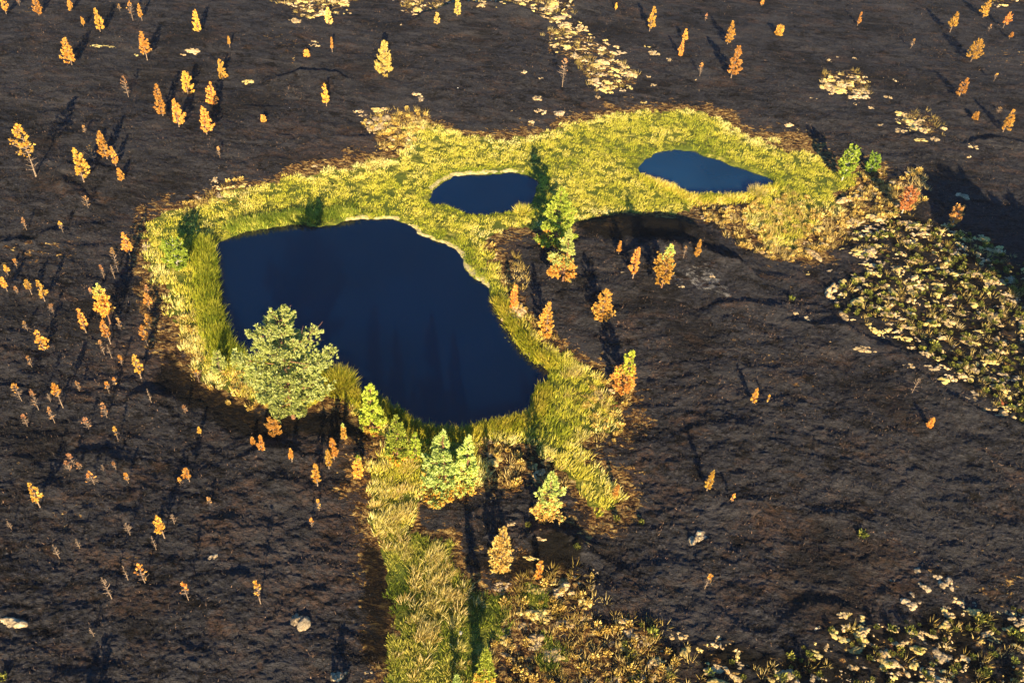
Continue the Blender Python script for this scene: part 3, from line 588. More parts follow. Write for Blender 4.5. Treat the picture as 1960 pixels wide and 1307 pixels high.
HUM = [
(365,97,46,14,'p','long pale moss slab near the top left'),
(352,104,12,7,'p','small pale cushion under the left of the long moss slab'),
(371,105,13,7,'p','small pale cushion under the right of the long moss slab'),
(185,88,22,9,'g','left knob of the yellow grassy streak'),
(209,90,40,7,'g','long yellow grassy streak by the leaning orange pine'),
(257,106,14,8,'g','small golden cushion right of the yellow streak'),
(476,158,24,14,'g','yellow green cushion alone at the top left of centre'),
(600,79,20,8,'p','upper one of a pale pair of moss cushions'),
(599,87,26,10,'p','lower one of a pale pair of moss cushions'),
(565,40,26,14,'p','rounded cushion at the left foot of the top moss field'),
(521,50,11,6,'p','lone oval cushion left of the top moss field'),
(596,49,18,5,'p','flat oval cushion below the top moss field'),
(800,179,26,16,'p','upper half of the double pale cushion on open black ground'),
(808,190,22,14,'s','lower half of the double pale cushion on open black ground'),
(603,317,22,12,'p','pale cushion above the marsh, left of centre'),
(408,346,20,20,'p','bright tall pale block above the left marsh'),
(418,318,10,7,'p','tiny pale cushion above the bright tall block'),
(773,48,14,5,'p','small flat cushion below the top middle moss'),
(1035,151,17,9,'p','pale cushion left of the moss drift, upper'),
(1028,187,20,13,'p','pale squarish cushion left of the moss drift'),
(1034,213,27,14,'p','pale cushion just above the marsh by the tree shadow'),
(982,212,13,7,'p','small pale cushion above the marsh left of the squarish one'),
(1018,232,22,16,'p','ragged pale cushion on the marsh rim by the tree shadow'),
(1070,216,22,12,'s','grey mossy patch right of the cushion above the marsh'),
(1002,137,14,9,'p','small cushion far left of the moss drift'),
(1250,101,26,15,'p','large pale cushion right of the moss drift'),
(1237,88,20,10,'g','golden cushion above the large pale cushion'),
(1283,114,18,12,'p','bright round cushion right of the large pale one'),
(1250,163,14,11,'p','round cushion right of the lower moss drift'),
(1241,147,10,6,'p','tiny cushion above the round one by the lower drift'),
(1329,151,10,7,'p','small bright cushion below the faded pine'),
(1338,172,9,6,'p','tiny cushion alone below the small bright one'),
(1233,195,14,9,'g','golden cushion at the marsh top'),
(1144,186,12,11,'p','bright round cushion at the foot of the drift'),
(1531,68,7,5,'p','tiny cushion right of the low orange bush'),
(1586,114,15,10,'p','left cushion of the small upper right trio'),
(1601,109,11,7,'p','right cushion of the small upper right trio'),
(1595,120,14,5,'p','bottom cushion of the small upper right trio'),
(1638,112,13,6,'p','flat cushion right of the trio'),
(1640,153,20,17,'p','big pale cushion at the top right of the moss group'),
(1630,142,11,8,'p','cushion on top of the big pale one in the right group'),
(1601,148,12,8,'p','small cushion above the right moss group'),
(1611,163,24,12,'p','large cushion at the right of the right moss group'),
(1582,165,36,17,'p','wide cushion in the middle of the right moss group'),
(1596,178,24,8,'p','low cushion at the bottom of the right moss group'),
(1557,189,22,9,'p','separate cushion left under the right moss group'),
(1630,186,34,9,'p','long low cushion under the right moss group'),
(1638,199,8,7,'p','round tiny cushion under the long low one'),
(1710,154,18,10,'p','cushion alone right of the right moss group'),
(1692,148,8,6,'p','tiny cushion beside the lone right one'),
(1699,185,18,9,'p','small stony cushion below the lone right one'),
(1597,210,11,10,'g','golden block beside a dark shadow on the right'),
(1668,206,15,8,'p','dull cushion above the ring of moss'),
(1726,206,13,7,'p','small cushion right of the dull one'),
(1685,238,14,13,'p','round cushion left of the ring of moss'),
(1714,228,16,11,'p','cushion at the upper left of the ring of moss'),
(1745,237,46,17,'p','largest cushion of the ring of moss'),
(1722,250,22,13,'p','lower left cushion of the ring of moss'),
(1780,248,30,11,'p','right hand cushion of the ring of moss'),
(1790,266,22,13,'p','lower right cushion of the ring of moss'),
(1763,268,26,8,'g','low golden streak inside the ring of moss'),
(1659,258,9,4,'p','tiny flat cushion left below the round one'),
(1827,261,12,6,'p','small cushion right of the ring of moss'),
(1868,280,34,13,'p','right edge cushion below the slim orange pine'),
(1852,298,14,9,'p','small cushion under the right edge cushion'),
(1506,238,28,14,'p','pale cushion at the head of a long dark shadow'),
(1526,247,16,7,'g','golden tail of the cushion at the long shadow'),
(1846,376,28,13,'s','grey stone lying in the big dark shadow'),
(1744,330,24,8,'p','pale cushion above the orange leaved birch, left'),
(1758,338,16,8,'p','pale cushion above the orange leaved birch, right'),
(1722,349,46,7,'p','long pale streak above the orange leaved birch'),
(1593,519,19,11,'p','bright cushion left of the heather field'),
(1548,523,40,14,'g','golden heath patch left of the bright cushion'),
(1520,598,22,13,'p','left one of two bright cushions in line on the black slope'),
(1548,610,26,13,'p','right one of two bright cushions in line on the black slope'),
(1594,653,12,8,'p','small bright cushion at the foot of the right slope'),
(1655,667,44,15,'p','long golden cushion at the lower tip of the heather field'),
(1742,700,26,13,'p','bright cushion below the heather field'),
(1700,570,40,13,'p','pale cushion inside the left of the heather field'),
(1680,510,60,14,'p','long pale bank at the upper left of the heather field'),
(1658,494,24,14,'p','rounded cushion at the upper left of the heather field'),
(1700,620,40,22,'p','large pale cushion low in the left heather field'),
(1735,595,30,14,'p','cushion right of the large pale one in the heather'),
(1905,478,22,16,'p','ring shaped cushion at the top right of the heather field'),
(1885,475,40,12,'p','pale bank at the top of the heather field'),
(1865,765,28,14,'p','big cushion on the lower rim of the heather field'),
(1918,770,28,14,'r','rusty red moss cushion on the lower rim of the heather'),
(1890,780,50,14,'p','pale bank on the lower rim right of the big cushion'),
(1165,841,28,9,'p','flat cream cushion just right of the marsh corner'),
(1130,842,34,9,'p','bright cream strip on the corner of the marsh rim'),
(1060,880,26,9,'p','cream cushion at the rim above the golden skirted pine'),
(1300,548,22,9,'s','grey ashy stone on the mound right of the big pine'),
(1194,521,12,7,'s','pale ash stone left of the mound pine'),
(1366,530,20,12,'s','grey rock on the shaded side of the mound'),
(1170,914,22,12,'p','cream cushion at the upper end of the lower grass tip'),
(565,1190,58,40,'s','large pale lichened boulder near the bottom, left of the meadow'),
(648,1293,32,24,'s','grey boulder at the bottom edge left of the meadow'),
(705,1284,16,12,'p','small pale cushion beside the meadow at the bottom'),
(20,1198,52,30,'s','large golden boulder at the left edge near the bottom'),
(408,1068,20,22,'s','pale crumbled patch low on the left slope'),
(1336,1030,42,32,'s','round pale boulder on the lower right slope'),
(976,1000,22,16,'p','pale clump right behind the pale orange pine'),
(1017,1064,36,16,'g','golden mossy clump below the golden skirted pine'),
(1040,1030,26,10,'p','pale cushion on the dark hollow'),
(1758,1093,40,16,'s','left shoulder of the big rock group at the lower right'),
(1768,1122,24,18,'s','middle block of the big rock group at the lower right'),
(1790,1102,30,14,'s','upper block of the big rock group at the lower right'),
(1813,1117,32,24,'s','brightest block at the right end of the rock group'),
(1743,1157,36,24,'s','lower rock below the group at the lower right'),
(1749,1138,14,13,'s','round stone above the lower rock'),
(1763,1150,13,9,'s','small stone right of the lower rock'),
(1704,1110,20,16,'s','small crumbly rock left of the big rock group'),
(1811,1163,19,11,'s','left one of two small stones right of the lower rock'),
(1837,1158,17,14,'s','right one of two small stones right of the lower rock'),
(1770,1080,10,6,'s','tiny stone above the big rock group'),
(1905,1226,34,26,'g','golden block near the lower right corner'),
(1615,1196,22,20,'p','upright pale knob on top of the golden bank at the bottom right'),
(1606,1222,40,20,'g','left part of the golden bank at the bottom right'),
(1650,1240,64,26,'g','large golden bank at the bottom right'),
(1560,1252,30,22,'g','golden hump at the left end of the bottom right bank'),
(1710,1240,26,18,'r','reddish cushion right of the large golden bank'),
(1512,1290,44,30,'s','big boulder on the bottom edge right of centre'),
(1478,1300,24,22,'g','golden clump left of the big bottom edge boulder'),
(1556,1300,20,24,'s','grey upright stone right of the big bottom edge boulder'),
(1780,1290,60,30,'p','large pale clump at the bottom right'),
(1765,1222,16,16,'g','golden cushion among the green bushes at the bottom right'),
(1840,1258,34,16,'p','pale cushion below the golden corner block'),
(1390,1235,30,20,'p','pale cushion at the left of the lower right dark shadow'),
(1380,1220,24,14,'p','bright cushion on the rim of the lower right heath'),
(1410,1252,26,22,'g','golden cushion under the rim of the lower right heath'),
(1215,1215,60,26,'p','wide pale bank on the bottom heath'),
(1340,1240,18,18,'g','golden cushion on the bottom heath'),
(1125,1150,36,30,'g','straw hump at the right of the bottom heath'),
(1120,1180,30,16,'p','pale cushion low on the bottom heath'),
(430,382,18,8,'p','pale cushion on the left marsh rim, first from the left'),
(447,374,22,8,'p','pale cushion on the left marsh rim, second from the left'),
(462,364,20,9,'p','pale cushion on the left marsh rim, third from the left'),
(480,354,22,10,'p','pale cushion on the left marsh rim, fourth from the left'),
(315,402,18,10,'r','red moss hump at the left marsh corner, smaller'),
(345,397,26,9,'r','red moss hump at the left marsh corner, larger'),
(292,485,18,9,'r','red moss hump on the left marsh rim'),
(278,475,16,26,'s','grey ashen patch against the left marsh rim'),
(553,207,5,4,'w','tiny white stone on the black ground left of the trunked pine'),
(876,169,5,4,'w','tiny white stone on the faint track at the top centre'),
(881,1211,11,9,'w','bright white stone lying in the meadow'),
(1640,968,3,3,'w','speck of white stone on the right slope'),
(744,985,22,26,'p','whitish dry moss cushion in the narrow meadow'),
(765,1048,40,9,'s','grey dry cushion across the narrow meadow'),
(1105,810,34,22,'g','brown mossy hollow mound in the marsh right of the pool'),
(1140,755,30,22,'g','olive mossy hump in the marsh right of the pool'),
(1170,780,40,26,'r','russet mossy hump at the right rim of the marsh'),
(1140,720,24,18,'g','small olive hump at the upper right of the pool corner'),]
# ------------------------------------------------------------------ marsh grass (nobody could count it)
def off_water(x, y, u, v, m=.05): return look(SW, u, v) > m
wide = scatter(136000, -32, 40, 13, 92, lambda x, y, u, v: (marsh_edge(x, y, u, v) < .02) & off_water(x, y, u, v, .10) & (u > -60) & (u < 2000) & (v < 1340))
gx, gy = wide; gu_, gv_ = proj(gx, gy)
low = smooth(1000, 1060, gv_)                       # the meadow at the bottom is greener turf
keep = rng.uniform(size=len(gx)) < np.where(low > .5, .45, .32); gx, gy, gu_, gv_, low = (q[keep] for q in (gx, gy, gu_, gv_, low))
dwg = look(SW, gu_, gv_)
t0 = .52+.34*fbm(gx*.33, gy*.33, 201, 3)+.16*vnoise(gx*1.7, gy*1.7, 205)+.14*smooth(0, -1.5, look(SG, gu_, gv_)+1.2)*0+.30*smooth(-1.6, -.1, look(SG, gu_, gv_)+.6*fbm(gx*.6, gy*.6, 212))-.28*smooth(1.6, .1, dwg)
m = low < .5
print('grass clumps', m.sum(), (~m).sum())
L0 = .32
V_, F_, T_ = tufts(gx[m], gy[m], 26, .25, L0*(.62+.55*smooth(350, 700, gu_*0+gv_))[m], .036, .5, t0[m], .13, (.22, .10))
tag(link('marsh_grass', make_mesh('marsh_grass', V_, F_, M_GRASS, {'tint': T_})), 'dense yellow green marsh grass around the pools', 'grass', kind='stuff')
V_, F_, T_ = tufts(gx[~m], gy[~m], 30, .26, .27, .030, .7, .5+.75*fbm(gx[~m]*.5, gy[~m]*.5, 301), .2)
tag(link('meadow_turf', make_mesh('meadow_turf', V_, F_, M_TURF, {'tint': T_})), 'short green turf of the narrow meadow at the bottom', 'grass', kind='stuff')
# tall straw tussocks in the narrow meadow
pt = []
for cu, cv, su, sv, n in ((850,1120,35,60,34), (815,1200,26,50,26), (750,1005,24,40,18), (770,930,24,35,10), (825,1060,20,14,6), (745,965,18,30,5), (880,1210,20,50,6), (1110,760,40,60,10), (1090,700,12,20,3)):
    pt.append(np.stack([rng.normal(cu, su, n), rng.normal(cv, sv, n)], -1))
pt = np.concatenate(pt); tx, ty = unproj(pt[:, 0], pt[:, 1]); ok = (look(SG, *proj(tx, ty)) < -.1) & (look(SW, *proj(tx, ty)) > .3); tx, ty = tx[ok], ty[ok]
for i in range(len(tx)):
    n = 75; a = rng.uniform(0, 2*np.pi, n); q = np.sqrt(rng.uniform(0, 1, n)); P = np.stack([np.cos(a)*q*.3, np.sin(a)*q*.22, np.full(n, -.02)], -1)
    D = unit(np.stack([np.cos(a)*q*.4+.12+rng.normal(0, .15, n), np.sin(a)*q*.4+.08+rng.normal(0, .15, n), np.ones(n)], -1)); L = rng.uniform(.25, .7, n)
    bend = np.stack([D[:, 0]*.25, D[:, 1]*.25, -.18*np.ones(n)], -1)*L[:, None]
    V_, F_, T_ = blades(P, D, L, np.full(n, .02), rng.uniform(0, 1, n), bend)
    o = link('grass_tussock', make_mesh('grass_tussock', V_, F_, M_STRAW, {'tint': T_}), loc=(tx[i], ty[i], float(height(tx[i], ty[i]))), sc=[random.uniform(.7, 1.15)]*3)
    tag(o, 'straw coloured tussock of long grass standing in the green strip below the large pool', 'grass tussock', 'straw tussocks along the green strip')
# rushes along the left shore, and shore fringes
def rush_band(name, line, width, n, L, label, cat='rushes', mat=None, lean=(.1, .0)):
    l = np.array(line, float); wx, wy = unproj(l[:, 0], l[:, 1]); seg = np.hypot(np.diff(wx), np.diff(wy)); cs = np.concatenate([[0], np.cumsum(seg)])
    s = rng.uniform(0, cs[-1], n); px = np.interp(s, cs, wx)+rng.normal(0, width*.4, n); py = np.interp(s, cs, wy)+rng.normal(0, width*.4, n)
    ok = look(SW, *proj(px, py)) > -.25; px, py = px[ok], py[ok]; n = len(px)
    D = unit(np.stack([rng.normal(lean[0], .22, n), rng.normal(lean[1], .22, n), np.ones(n)], -1)); LL = L*rng.uniform(.6, 1.2, n)
    cl = .5+.35*vnoise(px*1.5, py*1.5, 9)
    bend = np.stack([D[:, 0]*.3, D[:, 1]*.3, -.1*np.ones(n)], -1)*LL[:, None]
    V_, F_, T_ = blades(np.stack([px, py, height(px, py)-.03], -1), D, LL, np.full(n, .035), np.clip(cl+rng.normal(0, .18, n), 0, 1), bend)
    tag(link(name, make_mesh(name, V_, F_, mat or M_RUSH, {'tint': T_})), label, cat, kind='stuff')
rush_band('rushes', [(385,475),(398,520),(402,560),(408,600),(415,640),(428,675),(440,700)], 1.0, 9000, 1.05, 'tall yellow green rushes on the left shore of the large pool')
rush_band('rushes', [(640,740),(690,770),(740,790),(780,818),(830,835),(880,838),(940,825),(1000,812),(1030,790),(1040,750)], .8, 9000, .60, 'dark green rushes fringing the near shore of the large pool', lean=(.1, .1))
rush_band('rushes', [(950,580),(975,620),(1000,655),(1030,690),(1058,700)], .7, 3000, .65, 'rushes on the right shore of the large pool', lean=(-.15, -.1))
rush_band('reed_grass', [(440,440),(500,430),(560,420),(620,418),(680,408)], .8, 4500, .6, 'blue green reed grass on the far shore of the large pool', mat=M_TURF, lean=(0, -.1))
rush_band('reed_grass', [(1230,345),(1285,365),(1320,385),(1380,388),(1440,378),(1480,362)], .8, 4500, .5, 'upright green grass on the near shore of the ruffled pool', mat=M_GRASS)
def rush_clump(u, v, r, L, n, label, mat=M_RUSH):
    x, y, z = ground(u, v); a = rng.uniform(0, 2*np.pi, n); q = np.sqrt(rng.uniform(0, 1, n))
    P = np.stack([np.cos(a)*q*r*.5, np.sin(a)*q*r*.5, np.full(n, -.3)], -1); D = unit(np.stack([np.cos(a)*q*.45+rng.normal(0, .1, n), np.sin(a)*q*.45+rng.normal(0, .1, n), np.ones(n)], -1)); LL = (L+.3)*rng.uniform(.75, 1.1, n)
    bend = np.stack([D[:, 0]*.25, D[:, 1]*.25, -.12*np.ones(n)], -1)*LL[:, None]
    V_, F_, T_ = blades(P, D, LL, np.full(n, .025), np.clip(rng.normal(.5, .25, n), 0, 1), bend)
    tag(link('rush_clump', make_mesh('rush_clump', V_, F_, mat, {'tint': T_}), loc=(float(x), float(y), max(float(z), 0.0))), label, 'rush clump')
rush_clump(645, 738, 1.5, .95, 2200, 'rounded dark green rush clump standing in the pool beside the huge pine')
rush_clump(1448, 372, .8, .8, 500, 'pale straw clump at the right end of the ruffled pool', M_STRAW)
rush_clump(1000, 405, .8, .6, 400, 'green grass clump at the near right corner of the small pool', M_GRASS)

# ------------------------------------------------------------------ charred twigs on the burnt ground
tx, ty = scatter(170000, -48, 52, 16, 112, lambda x, y, u, v: (look(SG, u, v) > .2) & (look(SH, u, v) > 0) & (look(SCH, u, v) > .25*rng.normal(size=len(x))) & (u > -40) & (u < 2000) & (v > -40) & (v < 1340) & (rng.uniform(size=len(x)) < np.clip(1.3-y/80, .18, .85)))
print('twigs', len(tx))
tb = np.clip(.34+.28*fbm(tx*.3, ty*.4, 401, 3)+.3*np.maximum(0, vnoise(tx*.9, ty*.9, 403))**2, 0, 1)
V_, F_, T_ = tufts(tx, ty, 4, .18, .16, .034, 1.3, tb, .22)
tag(link('charred_heather', make_mesh('charred_heather', V_, F_, M_CHARS, {'tint': T_})), 'charred heather stubble covering the burnt moor', 'burnt heather', kind='stuff')

# ------------------------------------------------------------------ moss hummocks and stones
def lump(seed, lobes, flat=.5, detail=.22, elong=1.6):
    r = np.random.default_rng(seed); Vs = []; Fs = []; b = 0
    nu, nv = (18, 8) if lobes < 5 else (9, 5); lobes = lobes if lobes < 5 else lobes*3
    for k in range(lobes):
        a_ = r.uniform(0, 6.28); q_ = math.sqrt(r.uniform())*(.9 if k % 4 else 1.25); ox, oy = (0, 0) if k == 0 else (q_*math.cos(a_)*elong*.6, q_*math.sin(a_)*.75)
        s = 1.0 if lobes == 1 else (r.uniform(.3, .6) if lobes < 5 else r.uniform(.14, .36)*(1.25-.4*q_))
        th = np.linspace(0, 2*np.pi, nu, endpoint=False); ph = np.linspace(0, np.pi/2+.25, nv)
        TH, PH = np.meshgrid(th, ph); X_ = np.cos(TH)*np.sin(PH); Y_ = np.sin(TH)*np.sin(PH); Z_ = np.cos(PH)
        n1 = fbm(X_*1.6+Z_*1.1+k*5, Y_*1.6-Z_*.9+seed*3.1, 7, 2)*detail*1.5+fbm(X_*4.3+Z_*3+k, Y_*4.3+seed, 13, 2)*detail*.8
        q = (1+n1)*s; P = np.stack([X_*q+ox, Y_*q+oy, Z_*q*flat], -1).reshape(-1, 3)
        P[:, 2] -= .02; I = np.arange(nv*nu).reshape(nv, nu); J = np.roll(I, -1, 1)
        Vs.append(P); Fs.append(np.stack([I[:-1], I[1:], J[1:], J[:-1]], -1).reshape(-1, 4)+b); b += len(P)
    return np.concatenate(Vs), np.concatenate(Fs)
def set_on(o, x, y, rz, s): o.location = (x, y, float(height(x, y))-.05); o.rotation_euler = (0, 0, rz); o.scale = s
hum_i = 0
def hummock(u, v, wp, hp, label, mat=M_PALE, cat='moss hummock', name='moss_hummock', lobes=7, flat=.5, tall=1.0, group=None):
    global hum_i; hum_i += 1
    x, y, z = ground(u, v); d = math.sqrt(x*x+y*y+(CAMH-z)**2); sx = wp*d/F/2; sy = hp*d/F/2/(.35+.65*math.sin(math.atan2(CAMH, math.hypot(x, y))))
    Vv, Ff = lump(100+hum_i, lobes, flat); Vv = Vv/np.array([max(abs(Vv[:, 0])), max(abs(Vv[:, 1])), 1]); Vv = Vv*np.array([sx, sy, tall*1.0*min(sx, sy)])
    o = link(name, make_mesh(name, Vv, Ff, mat, None, True), loc=(float(x), float(y), float(z)-.04)); tag(o, label, cat, group); return o
for row in HUM:
    u, v, wp, hp, kind, label = row
    mat, cat, name, lobes = {'p': (M_PALE, 'moss hummock', 'moss_hummock', 8), 'g': (M_GOLD, 'moss hummock', 'moss_hummock', 7), 'r': (M_REDM, 'moss hummock', 'moss_hummock', 5), 's': (M_STONE, 'stone', 'stone', 4), 'w': (M_WHITE, 'stone', 'stone', 1)}[kind]
    hummock(u, v, wp, hp, label, mat, cat, name, lobes, tall={'s': 1.3, 'w': 1.2}.get(kind, 1.0))
# drifts of hummocks: copies of a dozen shapes, the 300 that show largest each an object, the rest one mass
protos = []
for k in range(12):
    Vv, Ff = lump(500+k, [5, 7, 4, 8][k % 4], .5); mat = [M_PALE, M_PALE, M_GOLD, M_PALE, M_GOLD, M_STONE][k % 6]
    protos.append((Vv, Ff, mat, make_mesh('moss_hummock', Vv, Ff, mat, None, True)))
spots = []
def drift(S, n, size, group, label, thr=-.1, nz=.9):
    x, y = scatter(n, -70, 75, 16, 112, lambda x, y, u, v: (look(S, u, v)+nz*fbm(x*.35, y*.35, 611, 2) < thr) & (look(SW, u, v) > .3) & (u > -30) & (u < 1990) & (v > -30) & (v < 1337))
    for a, b in zip(x, y):
        s = size*math.exp(random.gauss(0, .42)); spots.append((s/math.sqrt(a*a+b*b+1600), a, b, s, group, label))
drift(SPL, 34000, .29, 'pale moss hummocks of the far drifts', 'pale cream or gold moss hummock in the drifts at the top and beside the marsh', nz=1.6, thr=.25)
drift(SH, 34000, .27, 'pale moss hummocks among the heather', 'pale moss hummock set among low green heather on the right and lower right', nz=1.6, thr=.15)
drift(SS, 13000, .30, 'dry hummocks of the marsh rim', 'dry straw and orange hummock in the ragged marsh rim or bottom heath', nz=.9)
spots.sort(key=lambda s: -s[0]); print('hummocks', len(spots))
rest = {}
for i, (_, a, b, s, group, label) in enumerate(spots):
    k = random.randrange(12); rz = random.gauss(0, .5); sc = (s*random.uniform(.8, 1.3), s*random.uniform(.6, 1), s*random.uniform(1.0, 1.9))
    if i < 260:
        o = link('moss_hummock', protos[k][3]); set_on(o, a, b, rz, sc); tag(o, label, 'moss hummock', group)
    else: rest.setdefault(k % 6, []).append((k, a, b, rz, sc))
allx = {}
mats = []; VV = []; FF = []; MI = []; base = 0
for kk, lst in rest.items():
    H_ = height(np.array([q[1] for q in lst]), np.array([q[2] for q in lst])); mi = [M_PALE, M_PALE, M_GOLD, M_PALE, M_GOLD, M_STONE][kk]
    if mi not in mats: mats.append(mi)
    for q, hz in zip(lst, H_):
        k, a, b, rz, sc = q; Vv, Ff = protos[k][0], protos[k][1]; c, s_ = math.cos(rz), math.sin(rz)
        P = Vv*np.array(sc); P = np.stack([P[:, 0]*c-P[:, 1]*s_+a, P[:, 0]*s_+P[:, 1]*c+b, P[:, 2]+hz-.05], -1)
        VV.append(P); FF.append(Ff+base); MI.append(np.full(len(Ff), mats.index(mi))); base += len(P)
if VV:
    me = make_mesh('moss_carpet', np.concatenate(VV), np.concatenate(FF), None, None, True)
    for q in mats: me.materials.append(q)
    me.polygons.foreach_set('material_index', np.concatenate(MI).astype(np.int32))
    tag(link('moss_carpet', me), 'uncountable small pale moss cushions between the larger hummocks', 'moss', kind='stuff')

# ------------------------------------------------------------------ heather bushes
def bush_mesh(seed, mat, n=90, dome=1.15, name='heather_bush', w=.085, L=.30):
    r = np.random.default_rng(seed); a = r.uniform(0, 2*np.pi, n); q = np.sqrt(r.uniform(0, 1, n))
    o = unit(np.stack([np.cos(a)*q, np.sin(a)*q, np.full(n, .9)], -1)); P = o*np.array([.75, .75, dome])*r.uniform(.45, 1, n)[:, None]*r.uniform(.8, 1.1)
    P[:, 2] -= .15; D = unit(o+r.normal(0, .35, (n, 3))); LL = r.uniform(.6, 1.3, n)*L
    bend = np.zeros((n, 3)); bend[:, 2] = .05
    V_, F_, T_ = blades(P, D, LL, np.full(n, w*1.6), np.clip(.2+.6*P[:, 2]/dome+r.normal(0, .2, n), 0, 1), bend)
    return V_, F_, T_, make_mesh(name, V_, F_, mat, {'tint': T_})
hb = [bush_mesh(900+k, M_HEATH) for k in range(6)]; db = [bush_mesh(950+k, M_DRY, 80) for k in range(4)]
x, y = scatter(13000, -20, 75, 14, 90, lambda x, y, u, v: (look(SH, u, v)+1.6*fbm(x*.3, y*.3, 711, 2) < -.1) & (u > -30) & (u < 1990) & (v < 1337))
lst = sorted([((a*a+b*b), a, b) for a, b in zip(x, y)]); print('heather', len(lst))
def bushes(lst, pr, cap, name, label, group, stuffname, stufflabel, size, mat):
    VV = []; FA = []; FB = []; TT = []; base = 0
    for i, (_, a, b) in enumerate(lst):
        k = random.randrange(len(pr)); s = size*random.uniform(.6, 1.35); rz = random.uniform(0, 6.28); z = float(height(a, b))
        if i < cap:
            o = link(name, pr[k][3], loc=(a, b, z), rz=rz, sc=(s, s, s)); tag(o, label, 'bush', group)
        else:
            c, s_ = math.cos(rz)*s, math.sin(rz)*s; P = pr[k][0]
            VV.append(np.stack([P[:, 0]*c-P[:, 1]*s_+a, P[:, 0]*s_+P[:, 1]*c+b, P[:, 2]*s+z], -1)); FA.append(pr[k][1][0]+base); FB.append(pr[k][1][1]+base); TT.append(pr[k][2]); base += len(P)
    if VV: tag(link(stuffname, make_mesh(stuffname, np.concatenate(VV), [np.concatenate(FA), np.concatenate(FB)], mat, {'tint': np.concatenate(TT)})), stufflabel, 'heather', kind='stuff')
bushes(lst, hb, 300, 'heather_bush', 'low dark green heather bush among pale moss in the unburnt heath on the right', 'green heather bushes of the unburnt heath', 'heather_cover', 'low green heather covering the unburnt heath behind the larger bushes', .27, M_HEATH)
sx_, sy_ = scatter(110000, -60, 70, 14, 108, lambda x, y, u, v: ((look(SS, u, v)+1.5*fbm(x*.5, y*.5, 731, 2) < -.05) | ((look(SPL, u, v)+1.5*fbm(x*.5, y*.5, 735, 2) < -.1) & (rng.uniform(size=len(x)) < .22)) | ((look(SH, u, v)+1.8*fbm(x*.6, y*.6, 736, 2) < -.6) & (rng.uniform(size=len(x)) < .22))) & (look(SW, u, v) > .2) & (rng.uniform(size=len(x)) < .5))
V_, F_, T_ = tufts(sx_, sy_, 16, .2, .38, .03, .7, np.clip(.4+.5*fbm(sx_*.5, sy_*.5, 733), 0, 1), .2)
tag(link('straw_grass', make_mesh('straw_grass', V_, F_, M_STRAW, {'tint': T_})), 'dry gold and straw grass in the ragged rims of the marsh', 'grass', kind='stuff')
x, y = scatter(20000, -40, 60, 14, 92, lambda x, y, u, v: (look(SS, u, v)+.8*fbm(x*.5, y*.5, 721, 2) < .1) & (look(SW, u, v) > .2) & (rng.uniform(size=len(x)) < .55))
bushes([(0, a, b) for a, b in zip(x, y)], db, 0, 'dry_bush', '', '', 'dry_heath', 'dry orange and straw heath fringing the marsh', .33, M_DRY)
for k, (u, v, s, label) in enumerate(((1514,576,.32,'round yellow green bush alone on the burnt slope, left of the heather field'), (1785,667,.42,'bright green bush at the lower left edge of the heather field'), (1227,1002,.25,'small bright green bush on the burnt ground right of the grass strip'), (1180,996,.3,'yellow green bush just below the end of the grass strip'), (1104,1050,.22,'tiny green bush below the golden skirted pine'), (1833,456,.4,'green bush at the upper edge of the heather field beside the big shadow'), (1010,1008,.25,'small green bush beside the pale orange pine'), (655,1190-600,.01,''), (1247,1215,.45,'green heather bush at the upper rim of the bottom heath'), (1705,1208,.35,'bright green bush near the golden stones at the bottom right'), (1740,1213,.35,'yellow green bush right of the bright green one at the bottom right'), (1870,1190,.35,'golden bush alone above the bottom right heath'), (1648,1028,.4,'olive bush on the dark ridge of the right slope'), (445,1010-903,.01,''), (7,1300,.35,'green bush in the bottom left corner'))):
    if not label: continue
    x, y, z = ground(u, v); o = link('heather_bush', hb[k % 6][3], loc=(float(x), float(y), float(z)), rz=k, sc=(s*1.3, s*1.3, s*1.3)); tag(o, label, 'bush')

# ------------------------------------------------------------------ trees
def prisms(A, B, r0, r1, k=4):
    n = len(A); D = unit(B-A); up = np.where(np.abs(D[:, 2:3]) > .9, [[1., 0, 0]], [[0, 0, 1.]]); s = unit(np.cross(D, up)); t = np.cross(D, s)
    Vs = []
    for q in range(k):
        a = 2*np.pi*q/k; o = s*math.cos(a)+t*math.sin(a); Vs.append(A+o*np.asarray(r0)[:, None]); Vs.append(B+o*np.asarray(r1)[:, None])
    i = np.arange(n); F_ = [np.stack([i+2*q*n, i+2*((q+1) % k)*n, i+(2*((q+1) % k)+1)*n, i+(2*q+1)*n], -1) for q in range(k)]
    return np.concatenate(Vs), np.concatenate(F_)
def trunk_mesh(h, r, mat, r_, crook=.03):
    n = 9; t = np.linspace(0, 1, n); ox = np.cumsum(r_.normal(0, crook*h/n, n))*1.0; oy = np.cumsum(r_.normal(0, crook*h/n, n)); ox -= ox[0]; oy -= oy[0]
    C_ = np.stack([ox, oy, t*h*.97-.1*(t == 0)], -1); k = 7; a = np.arange(k)*2*np.pi/k; rr = r*(1-t*.85); rr[0] *= 1.3
    V_ = (C_[:, None, :]+np.stack([np.cos(a), np.sin(a), 0*a], -1)[None]*rr[:, None, None]).reshape(-1, 3); I = np.arange(n*k).reshape(n, k); J = np.roll(I, -1, 1)
    return C_, make_mesh('trunk', V_, np.stack([I[:-1], J[:-1], J[1:], I[1:]], -1).reshape(-1, 4), mat, None, True)
def tufts3(P, D, ts, tint, r_, nb=7, wid=.30, cone=.55):
    n = len(P); k = np.repeat(np.arange(n), nb); m = len(k); d = unit(D[k]+r_.normal(0, cone, (m, 3))); s = ts[k]*r_.uniform(.7, 1.2, m)
    return blades(P[k]-d*s[:, None]*.15, d, s, s*wid, np.clip(tint[k]+r_.normal(0, .14, m), 0, 1), np.zeros((m, 3)))
